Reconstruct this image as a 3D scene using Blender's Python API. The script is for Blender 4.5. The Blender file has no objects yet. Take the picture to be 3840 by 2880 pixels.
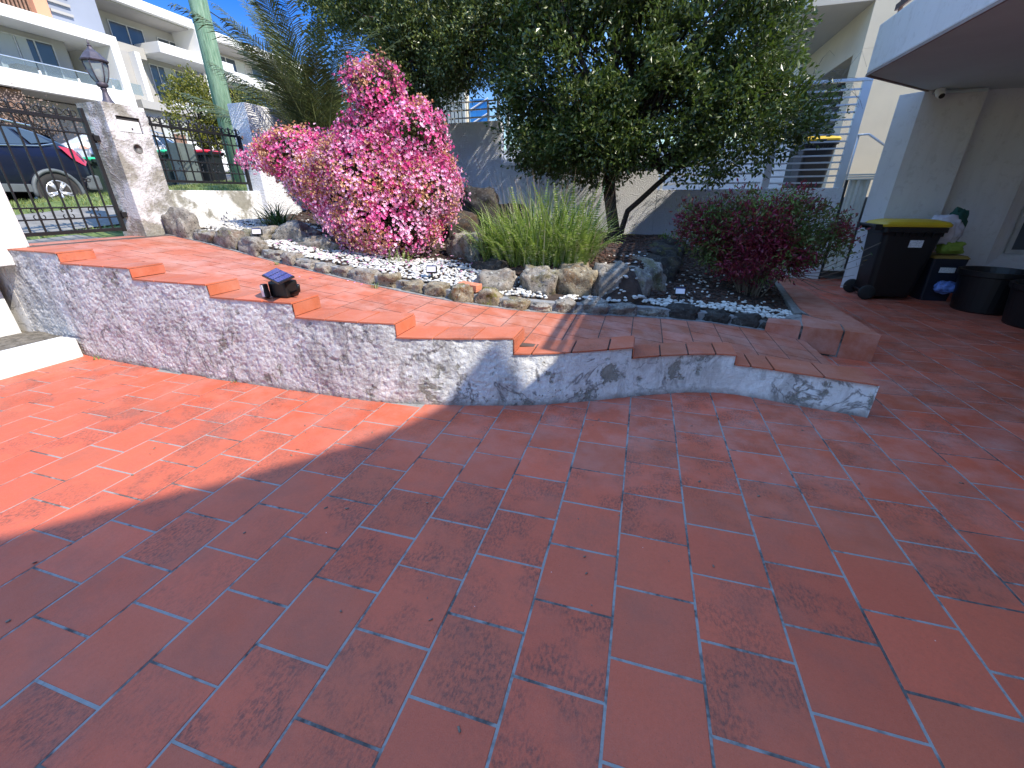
import bpy, bmesh, math, random
import numpy as np
from mathutils import Vector, Matrix
random.seed(7)
RNG = np.random.default_rng(11)
sc = bpy.context.scene
COL = sc.collection
R = math.radians

# ------------------------------------------------------------------ camera
cam = bpy.data.cameras.new('camera')
camo = bpy.data.objects.new('camera', cam)
COL.objects.link(camo)
AX = ((0.95893252, 0.10921366, -0.26176479),
      (0.28352588, -0.39461448, 0.87400943),
      (-0.00784241, -0.91233316, -0.40937356))
camo.matrix_world = Matrix([(a[0], -a[1], -a[2], l) for a, l in zip(AX, (0, 0, 1.5))] + [(0, 0, 0, 1)])
cam.sensor_fit = 'HORIZONTAL'
cam.sensor_width = 36
cam.lens = 1566 / 3840 * 36
cam.clip_start = 0.05
cam.clip_end = 2000
sc.camera = camo

# ------------------------------------------------------------------ sky, sun, exposure
TO_SUN = Vector((1.0, -0.26, 1.0)).normalized()
w = bpy.data.worlds.new('World')
sc.world = w
w.use_nodes = True
nt = w.node_tree
bg = nt.nodes['Background']
sky = nt.nodes.new('ShaderNodeTexSky')
sky.sky_type = 'NISHITA'
sky.sun_disc = False
sky.sun_elevation = math.asin(TO_SUN.z)
sky.sun_rotation = math.atan2(TO_SUN.x, TO_SUN.y)
sky.air_density = 1.5
sky.dust_density = 0.0
sky.ozone_density = 5.0
hs = nt.nodes.new('ShaderNodeHueSaturation')
# the photograph keeps the bright low part of the sky a strong blue: compress and saturate its brightest colours
sep = nt.nodes.new('ShaderNodeSeparateColor'); sep.mode = 'HSV'
nt.links.new(sky.outputs[0], sep.inputs[0])
mr = nt.nodes.new('ShaderNodeMapRange')
mr.inputs[1].default_value = 4.0; mr.inputs[2].default_value = 5.5; mr.inputs[3].default_value = 0.0; mr.inputs[4].default_value = 1.0
nt.links.new(sep.outputs[2], mr.inputs[0])
nt.links.new(mr.outputs[0], hs.inputs['Fac'])
hs.inputs['Saturation'].default_value = 1.55
hs.inputs['Value'].default_value = 0.34
hs.inputs['Hue'].default_value = 0.535
nt.links.new(sky.outputs[0], hs.inputs['Color'])
nt.links.new(hs.outputs[0], bg.inputs['Color'])
bg.inputs['Strength'].default_value = 0.15
sun = bpy.data.lights.new('sun', 'SUN')
sun.energy = 2.0
sun.angle = R(0.53)
sun.color = (1.0, 0.93, 0.80)
suno = bpy.data.objects.new('sun', sun)
COL.objects.link(suno)
suno.rotation_euler = TO_SUN.to_track_quat('Z', 'Y').to_euler()
sc.view_settings.view_transform = 'Standard'
sc.view_settings.look = 'None'
sc.view_settings.exposure = 1.95
sc.view_settings.gamma = 1.0
sc.view_settings.use_curve_mapping = False

# ------------------------------------------------------------------ noise in numpy
def _h(i, j, k, s):
    n = (i * 374761393 + j * 668265263 + k * 2147483647 + s * 974634777) & 0xffffffff
    n = ((n ^ (n >> 13)) * 1274126177) & 0xffffffff
    return ((n ^ (n >> 16)) & 0xffff) / 65535.0
def vnoise(p, s=0):
    p = np.asarray(p, float)
    i = np.floor(p).astype(np.int64); f = p - i; f = f * f * (3 - 2 * f)
    r = 0
    for a in (0, 1):
        for b in (0, 1):
            for c in (0, 1):
                wgt = (f[:, 0] if a else 1 - f[:, 0]) * (f[:, 1] if b else 1 - f[:, 1]) * (f[:, 2] if c else 1 - f[:, 2])
                r = r + wgt * _h(i[:, 0] + a, i[:, 1] + b, i[:, 2] + c, s)
    return r
def fbm(p, o=3, s=0):
    r = 0; a = .5; p = np.asarray(p, float)
    for q in range(o):
        r = r + a * vnoise(p, s + q); p = p * 2.03; a *= .5
    return r / (1 - .5 ** o)

# ------------------------------------------------------------------ materials
class T:
    def __init__(s, name):
        s.m = bpy.data.materials.new(name); s.m.use_nodes = True
        s.t = s.m.node_tree; s.b = s.t.nodes['Principled BSDF']
        s.pos = s.n('ShaderNodeNewGeometry').outputs['Position']
    def n(s, ty, ins=None, **kw):
        x = s.t.nodes.new(ty)
        for k, v in kw.items(): setattr(x, k, v)
        if ins:
            for k, v in ins.items(): s.put(x.inputs[k], v)
        return x
    def put(s, sock, v):
        if hasattr(v, 'links') or isinstance(v, bpy.types.NodeSocket): s.t.links.new(v, sock)
        else:
            if isinstance(v, tuple) and len(v) == 3 and sock.type == 'RGBA': v = v + (1,)
            sock.default_value = v
    def noise(s, scale, detail=3, rough=.55, vec=None, dist=0):
        x = s.n('ShaderNodeTexNoise', {'Scale': scale, 'Detail': detail, 'Roughness': rough, 'Distortion': dist})
        s.put(x.inputs['Vector'], vec or s.pos); return x.outputs['Fac']
    def ramp(s, v, a, b, lo=0., hi=1.):
        return s.n('ShaderNodeMapRange', {0: v, 1: a, 2: b, 3: lo, 4: hi}).outputs[0]
    def math(s, op, a, b=0., c=0.):
        return s.n('ShaderNodeMath', {0: a, 1: b, 2: c}, operation=op).outputs[0]
    def mix(s, f, a, b, bt='MIX'):
        x = s.n('ShaderNodeMix', data_type='RGBA', blend_type=bt)
        s.put(x.inputs[0], f); s.put(x.inputs[6], a); s.put(x.inputs[7], b); return x.outputs[2]
    def scaled(s, v):
        return s.n('ShaderNodeVectorMath', {0: s.pos, 1: v}, operation='MULTIPLY').outputs[0]
    def xyz(s):
        x = s.n('ShaderNodeSeparateXYZ'); s.put(x.inputs[0], s.pos); return x.outputs
    def bump(s, h, strength, dist):
        x = s.n('ShaderNodeBump', {'Height': h, 'Strength': strength, 'Distance': dist})
        s.put(s.b.inputs['Normal'], x.outputs[0])
    def rnd(s):
        g = s.n('ShaderNodeNewGeometry').outputs['Random Per Island']
        o = s.n('ShaderNodeObjectInfo').outputs['Random']
        return s.math('FRACT', s.math('ADD', g, o))
    def out(s, col, rough=.8, metal=0., **kw):
        s.put(s.b.inputs['Base Color'], col); s.put(s.b.inputs['Roughness'], rough)
        s.b.inputs['Metallic'].default_value = metal
        for k, v in kw.items(): s.put(s.b.inputs[k.replace('_', ' ')], v)
        return s.m

def plain(name, col, rough=.6, metal=0., var=.15, scale=6., bump=0., bscale=60., **kw):
    t = T(name)
    n = t.noise(scale, 4)
    c = t.mix(t.ramp(n, .3, .7), tuple(x * (1 - var) for x in col), tuple(min(1, x * (1 + var)) for x in col))
    if bump: t.bump(t.noise(bscale, 3), bump, .01)
    return t.out(c, rough, metal, **kw)

def tile_mat(name, base=(.59, .100, .046), dirt=1.0, pale=1.0):
    t = T(name)
    r = t.rnd()
    x, y, z = t.xyz()
    c = t.mix(r, tuple(v * .80 for v in base), tuple(v * 1.14 for v in base))
    c = t.mix(t.ramp(t.math('FRACT', t.math('MULTIPLY', r, 13.7)), .62, .9, 0, .55), c, (base[0] * .62, base[1] * .92, base[2] * .95))
    c = t.mix(t.ramp(t.noise(1.1, 3), .3, .75), c, (base[0] * .92, base[1] * 1.12, base[2] * 1.15))
    c = t.mix(t.ramp(t.noise(60, 3), .3, .8, 0, .25), c, (.30, .055, .03))
    # sooty scuffs on some of the tiles
    r2 = t.math('FRACT', t.math('MULTIPLY', r, 7.31))
    big = t.ramp(t.noise(4.2, 3, .6), .42, .56)
    sp = t.ramp(t.noise(85, 4, .65, vec=t.scaled((1, .55, 1))), .44, .62)
    sm = t.ramp(t.noise(9, 4, .6), .4, .7)
    d = t.math('MULTIPLY', t.math('MULTIPLY', big, t.ramp(r2, .35, .75)), t.math('MULTIPLY_ADD', sp, .78, t.math('MULTIPLY', sm, .22)))
    c = t.mix(t.math('MULTIPLY', d, .80 * dirt), c, (.06, .034, .028))
    # faint general grime
    c = t.mix(t.ramp(t.noise(2.3, 5, .7), .48, .78, 0, .5 * dirt), c, (.17, .075, .055))
    # white lime bloom along the foot of the wall and thin scratches
    fl = t.math('MULTIPLY', t.ramp(t.noise(3.1, 5, .7), .42, .75), t.ramp(y, 1.6, 2.9, 0, .42 * pale))
    c = t.mix(fl, c, (.62, .38, .33))
    grit = t.ramp(t.noise(240, 2, .6), .35, .68)
    c = t.mix(t.math('MULTIPLY', grit, .10), c, (.70, .34, .22))
    pit = t.ramp(t.noise(130, 3, .6), .66, .72)
    c = t.mix(t.math('MULTIPLY', pit, .45), c, (.09, .04, .03))
    fleck = t.ramp(t.n('ShaderNodeTexVoronoi', {'Vector': t.pos, 'Scale': 7.0}).outputs['Distance'], .012, .020, 1, 0)
    c = t.mix(t.math('MULTIPLY', fleck, .8), c, (.75, .7, .65))
    t.bump(t.math('ADD', t.math('ADD', t.noise(35, 4), t.math('MULTIPLY', t.noise(3, 2), 2.)), t.math('MULTIPLY', t.noise(210, 2), .35)), .35, .004)
    rough = t.ramp(t.noise(6, 4), .3, .7, .50, .70)
    return t.out(c, rough, Specular_IOR_Level=.32)

def grout_mat():
    t = T('grout')
    c = t.mix(t.ramp(t.noise(3.3, 5, .7), .50, .58), (.29, .275, .26), (.06, .048, .043))
    c = t.mix(t.ramp(t.noise(40, 3), .35, .7, 0, .5), c, (.20, .18, .16))
    t.bump(t.noise(160, 3), .5, .003)
    return t.out(c, .95)

def stucco(name, base=(.80, .80, .80), patch=(.36, .345, .31), amt=.56, pscale=2.6, grime=.3, bscale=70, bstr=.6, gradx=None, sharp=.02, bdist=.02, mask=None, tintx=None):
    t = T(name)
    x, y, z = t.xyz()
    n = t.noise(pscale, 6, .62, dist=.3)
    if gradx: n = t.math('ADD', n, t.ramp(x, gradx[0], gradx[1], gradx[2], gradx[3]))
    p = t.ramp(n, amt, amt + sharp)
    if mask: p = t.math('MULTIPLY', p, t.ramp(t.noise(mask[0], 2), mask[1], mask[1] + .04))
    pc = t.mix(t.ramp(t.noise(14, 4), .3, .7), tuple(v * .8 for v in patch), tuple(v * 1.2 for v in patch))
    bc = t.mix(t.ramp(t.noise(1.4, 5, .6), .35, .7), base, tuple(v * (1 - .35 * grime) for v in base))
    streak = t.ramp(t.noise(1, 5, .7, vec=t.scaled((7, 7, 1.1))), .5, .78, 0, grime)
    bc = t.mix(streak, bc, (.33, .31, .30))
    foot = t.ramp(t.noise(9, 4, .7), .56, .64, 0, grime * .9)
    bc = t.mix(foot, bc, (.38, .35, .34))
    if tintx: bc = t.mix(t.math('MULTIPLY', t.ramp(x, tintx[0], tintx[1], 1, 0), t.ramp(t.noise(3, 4), .3, .6, .5, 1)), bc, tintx[2])
    c = t.mix(p, bc, pc)
    h = t.math('ADD', t.noise(bscale, 4, .6), t.math('MULTIPLY', p, -.5))
    t.bump(h, bstr, bdist)
    return t.out(c, .9, Specular_IOR_Level=.25)

def leaf_mat(name, cols, rough=.32, trans=.25, spec=.5, tcol=None):
    t = T(name)
    r = t.rnd()
    rp = t.n('ShaderNodeValToRGB', {0: r})
    e = rp.color_ramp.elements
    e[0].position = 0; e[0].color = cols[0] + (1,)
    e[1].position = 1; e[1].color = cols[-1] + (1,)
    for i, c in enumerate(cols[1:-1]):
        q = e.new((i + 1) / (len(cols) - 1)); q.color = c + (1,)
    c = rp.outputs[0]
    big = t.ramp(t.noise(1.7, 2), .35, .65, .75, 1.2)
    c = t.mix(1.0, c, t.n('ShaderNodeCombineXYZ', {0: big, 1: big, 2: big}).outputs[0], 'MULTIPLY')
    t.out(c, rough, Specular_IOR_Level=spec)
    if trans:
        tr = t.n('ShaderNodeBsdfTranslucent')
        t.put(tr.inputs[0], t.mix(.5, c, tcol) if tcol else c)
        mx = t.n('ShaderNodeMixShader', {0: trans})
        o = t.t.nodes['Material Output']
        t.t.links.new(t.b.outputs[0], mx.inputs[1]); t.t.links.new(tr.outputs[0], mx.inputs[2])
        t.t.links.new(mx.outputs[0], o.inputs[0])
    return t.m

def rock_mat(name, base=(.25, .225, .195), moss=.55, rust=.6, lichen=.75):
    t = T(name)
    r = t.rnd()
    c = t.mix(t.ramp(t.noise(9, 5, .65), .3, .7), tuple(v * .45 for v in base), tuple(v * 1.5 for v in base))
    c = t.mix(t.math('MULTIPLY', t.ramp(t.noise(5, 4, .7), .5, .6), t.ramp(r, .3, .8, 0, rust)), c, (.16, .075, .028))
    c = t.mix(t.math('MULTIPLY', t.ramp(t.noise(7, 5, .7), .52, .6), t.ramp(t.math('FRACT', t.math('MULTIPLY', r, 5.7)), .4, .7, 0, moss)), c, (.13, .12, .03))
    c = t.mix(t.ramp(t.noise(22, 5, .7), .58, .64, 0, lichen), c, (.42, .41, .36))
    c = t.mix(t.ramp(t.noise(38, 3, .7), .36, .42, .8, 0), c, (.03, .026, .022))
    t.bump(t.math('ADD', t.noise(28, 6, .7), t.math('MULTIPLY', t.noise(90, 3), .4)), .9, .02)
    return t.out(c, .92, Specular_IOR_Level=.3)

def glass(name, col=(.05, .09, .12), rough=.05):
    t = T(name)
    c = t.mix(t.ramp(t.noise(.6, 2), .35, .65), col, tuple(v * 1.8 for v in col))
    return t.out(c, rough, Specular_IOR_Level=.9)

def clear_glass(name, tint=(.8, .87, .87), f=.55):
    t = T(name)
    tr = t.n('ShaderNodeBsdfTransparent', {0: tint})
    mx = t.n('ShaderNodeMixShader', {0: f})
    t.out((.35, .42, .45), .08)
    t.t.links.new(t.b.outputs[0], mx.inputs[1]); t.t.links.new(tr.outputs[0], mx.inputs[2])
    t.t.links.new(mx.outputs[0], t.t.nodes['Material Output'].inputs[0])
    return t.m

MT = {}
MT['tile'] = tile_mat('terracotta_tile')
MT['ptile'] = tile_mat('terracotta_path_tile', (.46, .115, .060), .6, 1.3)
MT['coping'] = tile_mat('terracotta_coping', (.50, .118, .056), .6, .6)
MT['grout'] = grout_mat()
MT['groutdark'] = plain('dark_grout', (.085, .06, .05), .95, var=.5, scale=5)
def stepwall_mat():
    t = T('step_wall_render'); x, y, z = t.xyz()
    left = t.ramp(x, -1.9, -.9, 1, 0)
    white = t.mix(t.ramp(t.noise(5, 5, .65), .3, .7), (.60, .59, .57), (.80, .80, .79))
    lil = t.mix(t.ramp(t.noise(4, 5, .7), .3, .72), (.45, .425, .405), (.76, .74, .72))
    c = t.mix(t.math('MULTIPLY', left, .8), white, lil)
    # long grimy runs, old crack lines and worn bands
    run = t.ramp(t.noise(1, 6, .72, vec=t.scaled((5.5, 5.5, 1.6)), dist=.6), .50, .68, 0, .8)
    c = t.mix(run, c, (.27, .25, .235))
    n2 = t.noise(1.9, 5, .6, dist=1.2)
    crack = t.math('SUBTRACT', 1.0, t.ramp(t.math('ABSOLUTE', t.math('SUBTRACT', n2, .5)), .0, .024))
    c = t.mix(t.math('MULTIPLY', crack, t.ramp(t.noise(2.2, 3), .40, .55, .15, .85)), c, (.15, .135, .13))
    # paint peeled away down to grey cement
    n = t.noise(3.1, 7, .68, dist=.45)
    n = t.math('ADD', n, t.math('MULTIPLY', t.math('SUBTRACT', t.noise(17, 5, .7), .5), .22))
    n = t.math('ADD', n, t.ramp(x, -3.4, -1.2, -.022, 0))
    p = t.ramp(n, .585, .615)
    rim = t.math('SUBTRACT', t.ramp(n, .555, .585), p)
    c = t.mix(t.math('MULTIPLY', rim, .28), c, (.40, .38, .34))
    cem = t.mix(t.ramp(t.noise(13, 5, .7), .3, .7), (.20, .19, .165), (.36, .345, .30))
    c = t.mix(p, c, cem)
    # small chips
    chip = t.math('MULTIPLY', t.ramp(t.noise(38, 3, .6), .66, .69), t.ramp(t.noise(2.7, 2), .42, .55))
    c = t.mix(chip, c, (.17, .16, .145))
    # splash band of dirt along the foot with a ragged top
    band = t.ramp(t.math('ADD', z, t.math('MULTIPLY', t.noise(7, 5, .7), -.16)), -.085, -.02, 1, 0)
    c = t.mix(t.math('MULTIPLY', band, .85), c, (.22, .20, .18))
    t.bump(t.math('ADD', t.noise(60, 5, .65), t.math('MULTIPLY', p, -.9)), .8, .012)
    return t.out(c, .92, Specular_IOR_Level=.2)
MT['stepwall'] = stepwall_mat()
MT['wall'] = stucco('white_render', (.82, .82, .84), (.5, .5, .5), .80, 1.5, .10, 48, 1.0, bdist=.035)
MT['wallold'] = stucco('old_white_render', (.70, .70, .69), (.28, .27, .23), .49, 3.0, .3, 40, .6, sharp=.08)
MT['pillar'] = stucco('pillar_render', (.66, .65, .66), (.27, .255, .22), .45, 3.0, .45, 45, .8, sharp=.12)
MT['pillarwhite'] = stucco('pillar_white', (.70, .70, .70), (.45, .44, .42), .68, 2.6, .12, 45, .6, sharp=.1)
MT['kerbwhite'] = stucco('kerb_white', (.72, .72, .72), (.5, .5, .48), .72, 3, .1, 40, .4, sharp=.1)
MT['house'] = stucco('house_render', (.77, .77, .79), (.6, .6, .6), .9, 1.5, .2, 160, .4)
MT['soffit'] = plain('soffit_paint', (.60, .68, .68), .85, var=.06, scale=1.5)
MT['band'] = plain('fascia_trim', (.30, .24, .22), .7)
MT['far_white'] = plain('far_white_render', (.78, .78, .76), .85, var=.05, scale=.6, bump=.1)
MT['far_grey'] = plain('far_grey_render', (.36, .35, .33), .85, var=.06, scale=.6)
MT['far_shade'] = plain('far_shaded_render', (.26, .29, .36), .85, var=.06, scale=.6)  # blue-grey shade on the upper wall, put into its colour
MT['far_orange'] = plain('far_orange_render', (.62, .30, .18), .85, var=.05, scale=.6)
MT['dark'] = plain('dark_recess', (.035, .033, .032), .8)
MT['brick'] = plain('brown_brick', (.22, .13, .09), .9, var=.4, scale=12)
MT['pane'] = glass('window_glass', (.03, .04, .05), .12)
MT['blind'] = plain('window_blind', (.42, .44, .42), .5, var=.06, scale=1)
MT['frame'] = plain('window_frame', (.5, .5, .5), .5)
MT['rail_glass'] = clear_glass('balcony_glass', (.75, .82, .85), .82)
MT['beige'] = plain('beige_render', (.60, .52, .38), .9, var=.06, scale=2, bump=.25, bscale=140)
MT['beigesoffit'] = plain('beige_soffit', (.50, .45, .36), .9, var=.04, scale=1)
MT['iron'] = plain('black_iron', (.02, .02, .022), .42, .3, bump=.2, bscale=90)
MT['alu'] = plain('silver_slats', (.62, .64, .66), .4, .3, var=.05)
MT['cream'] = plain('cream_steel', (.70, .69, .62), .45, var=.04)
MT['railbrown'] = plain('brown_rail', (.10, .05, .035), .6)
MT['blackplastic'] = plain('black_bin_plastic', (.006, .006, .007), .45, var=.2, scale=3)
MT['bluebin'] = plain('dark_blue_plastic', (.012, .016, .03), .5)
MT['yellow'] = plain('yellow_lid_plastic', (.62, .40, .02), .45, var=.1)
MT['dullyellow'] = plain('faded_yellow_lid', (.30, .20, .05), .55)
MT['green'] = plain('green_lid_plastic', (.02, .42, .18), .4)
MT['red'] = plain('red_lid_plastic', (.55, .015, .03), .4)
MT['darkgreenbin'] = plain('green_black_plastic', (.012, .025, .018), .45)
MT['sticker'] = plain('white_sticker', (.65, .66, .68), .5, var=.25, scale=60)
MT['wood'] = None
MT['rock'] = rock_mat('basalt_rock')
MT['rockshade'] = rock_mat('shaded_basalt_rock', (.045, .040, .036), .4, .3, .2)  # basalt with tree shade and moss darkness put into its colour
MT['rockmoss'] = rock_mat('mossy_rock', (.24, .20, .14), 1.0, 1.0)
MT['mortar'] = plain('mortar', (.22, .22, .22), .95, var=.3, scale=20, bump=.5)
MT['soil'] = plain('dark_soil', (.05, .032, .024), 1.0, var=.5, scale=12, bump=1.0, bscale=40)
MT['dirtgrey'] = plain('dry_dirt', (.14, .125, .105), 1.0, var=.5, scale=22, bump=1.0, bscale=60)
t = T('bark_mulch'); r_ = t.rnd()
MT['mulch'] = t.out(t.mix(r_, (.022, .013, .010), (.11, .05, .032)), .9)
t = T('white_pebble'); r_ = t.rnd()
MT['pebble'] = t.out(t.mix(t.math('POWER', r_, 2.0), (.62, .60, .56), (.30, .285, .26)), .65)
MT['concrete'] = plain('concrete', (.19, .18, .165), .95, var=.25, scale=7, bump=.5)
MT['asphalt'] = plain('asphalt', (.11, .105, .10), .95, var=.2, scale=5, bump=.4)
MT['grassbase'] = plain('lawn_soil', (.10, .14, .035), 1.0, var=.4, scale=8, bump=.8)
MT['grass'] = leaf_mat('grass_blades', [(.12, .17, .03), (.20, .24, .05), (.30, .30, .10), (.10, .18, .03)], .5, .3)
MT['leaf'] = leaf_mat('camellia_leaf', [(.036, .055, .012), (.062, .095, .018), (.105, .145, .030), (.055, .08, .016), (.21, .24, .09)], .34, .28, .55, (.10, .18, .02))
MT['leaf2'] = leaf_mat('hedge_leaf', [(.052, .074, .016), (.09, .12, .024), (.14, .17, .040), (.07, .10, .02), (.23, .25, .09)], .36, .18, .55, (.14, .2, .03))
MT['leafy'] = leaf_mat('yellow_green_leaf', [(.10, .12, .012), (.18, .19, .02), (.26, .24, .04), (.08, .10, .015)], .4, .3)
MT['brownleaf'] = leaf_mat('brown_twigs', [(.22, .15, .11), (.30, .21, .16), (.15, .10, .07)], .8, 0)
MT['bark'] = plain('bark', (.055, .042, .034), .95, var=.5, scale=30, bump=.8)
MT['twig'] = plain('pale_twig', (.20, .15, .11), .9)
MT['palmleaf'] = leaf_mat('palm_leaflet', [(.045, .065, .018), (.08, .10, .03), (.13, .15, .05), (.06, .08, .022)], .35, .2)
MT['palmstem'] = plain('palm_rachis', (.16, .19, .07), .6)
MT['fern'] = leaf_mat('fern_blades', [(.03, .07, .012), (.14, .22, .035), (.36, .44, .14), (.05, .11, .018), (.55, .54, .34)], .42, .35, .5, (.35, .5, .05))
MT['strap'] = leaf_mat('strap_leaf', [(.03, .08, .02), (.06, .13, .03), (.12, .2, .05)], .35, .2)
MT['pink'] = leaf_mat('azalea_pink', [(.60, .03, .20), (.70, .07, .28), (.78, .20, .42), (.80, .34, .55), (.66, .05, .24)], .6, .22, .3, (.85, .2, .42))
MT['palepink'] = leaf_mat('azalea_pale', [(.86, .28, .52), (.90, .50, .70), (.90, .62, .72), (.88, .38, .60)], .6, .22, .3)
MT['faded'] = leaf_mat('azalea_faded', [(.46, .20, .10), (.60, .33, .17), (.72, .50, .32), (.36, .15, .07)], .7, .2, .2)
MT['azleaf'] = leaf_mat('azalea_leaf', [(.035, .05, .015), (.06, .07, .02), (.10, .07, .03)], .5, .15)
MT['nandred'] = leaf_mat('nandina_red', [(.15, .01, .03), (.26, .02, .06), (.12, .02, .03), (.30, .05, .04)], .45, .25)
MT['nandgreen'] = leaf_mat('nandina_green', [(.05, .10, .02), (.10, .15, .03), (.16, .18, .05), (.10, .05, .03)], .45, .25)
MT['nandbright'] = leaf_mat('fresh_green', [(.12, .26, .03), (.18, .34, .05), (.10, .2, .03)], .45, .3)
t = T('green_pole_timber'); v = t.scaled((9, 9, .7))
cc = t.mix(t.ramp(t.noise(3, 6, .7, vec=v), .35, .7), (.09, .20, .12), (.30, .42, .30))
cc = t.mix(t.ramp(t.noise(5, 4, .7, vec=v), .54, .66, 0, .75), cc, (.07, .10, .06))
t.bump(t.noise(5, 6, .7, vec=v), .7, .02); MT['pole'] = t.out(cc, .85)
MT['carblue'] = plain('navy_car_paint', (.004, .006, .018), .3, .0, var=.02, Coat_Weight=.4)
MT['carwhite'] = plain('white_car_paint', (.75, .76, .78), .25, var=.02, Coat_Weight=.6)
MT['cargrey'] = plain('grey_bumper', (.10, .115, .12), .55)
MT['tyre'] = plain('rubber', (.02, .02, .02), .85)
MT['alloy'] = plain('alloy_rim', (.62, .63, .65), .3, .6)
MT['chrome'] = plain('chrome_trim', (.7, .72, .75), .15, .9)
MT['tail'] = plain('red_lens', (.5, .01, .02), .2, Coat_Weight=1.0)
MT['carglass'] = glass('car_glass', (.02, .03, .04))
MT['skin'] = plain('skin', (.55, .30, .22), .6)
MT['hair'] = plain('auburn_hair', (.30, .09, .04), .7)
MT['shirt'] = plain('white_shirt', (.8, .8, .8), .8)
MT['jeans'] = plain('pale_jeans', (.45, .50, .58), .85)
MT['lampmetal'] = plain('weathered_lamp_metal', (.085, .075, .095), .55, .4, var=.3, scale=30)
MT['lampglass'] = clear_glass('seeded_glass', (.75, .78, .78), .45)
MT['bulb'] = plain('frosted_bulb', (.75, .70, .60), .5)
MT['solar'] = plain('solar_cell', (.03, .06, .24), .25, var=.15, scale=30, Coat_Weight=.3)
MT['lens'] = plain('led_lens', (.62, .58, .62), .3)
MT['cloth'] = plain('white_cloth', (.6, .58, .66), .9, var=.1)
MT['greenbag'] = plain('green_bag', (.02, .09, .07), .8)
MT['lime'] = plain('lime_bag', (.25, .35, .05), .7)
MT['bluebag'] = plain('blue_print_bag', (.12, .2, .5), .6, var=.6, scale=18)
MT['cabinet'] = plain('grey_green_steel', (.10, .12, .11), .6)
MT['loosebrick'] = plain('orange_brick', (.55, .20, .11), .9, var=.25, scale=25, bump=.5)
MT['seeblue'] = plain('blue_panel', (.03, .22, .60), .3)

# ------------------------------------------------------------------ geometry helpers
def wpos(o):
    p = Vector((0, 0, 0))
    while o is not None:
        p = p + Vector(o.location); o = o.parent
    return p
def link(name, me, mat, parent=None, loc=(0, 0, 0)):
    o = bpy.data.objects.new(name, me); COL.objects.link(o)
    if mat is not None and len(me.materials) == 0: me.materials.append(mat)
    o.parent = parent; o.location = loc
    return o
def npmesh(name, V, F, mat, parent=None, smooth=False):
    V = np.asarray(V, float).reshape(-1, 3) - np.array(wpos(parent))
    F = np.asarray(F, np.int32)
    me = bpy.data.meshes.new(name)
    k = F.shape[1]
    me.vertices.add(len(V)); me.vertices.foreach_set('co', V.ravel())
    me.loops.add(F.size); me.loops.foreach_set('vertex_index', F.ravel())
    me.polygons.add(len(F)); me.polygons.foreach_set('loop_start', np.arange(0, F.size, k, dtype=np.int32))
    me.polygons.foreach_set('use_smooth', np.full(len(F), smooth))
    me.update(calc_edges=True)
    return link(name, me, mat, parent)
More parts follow.
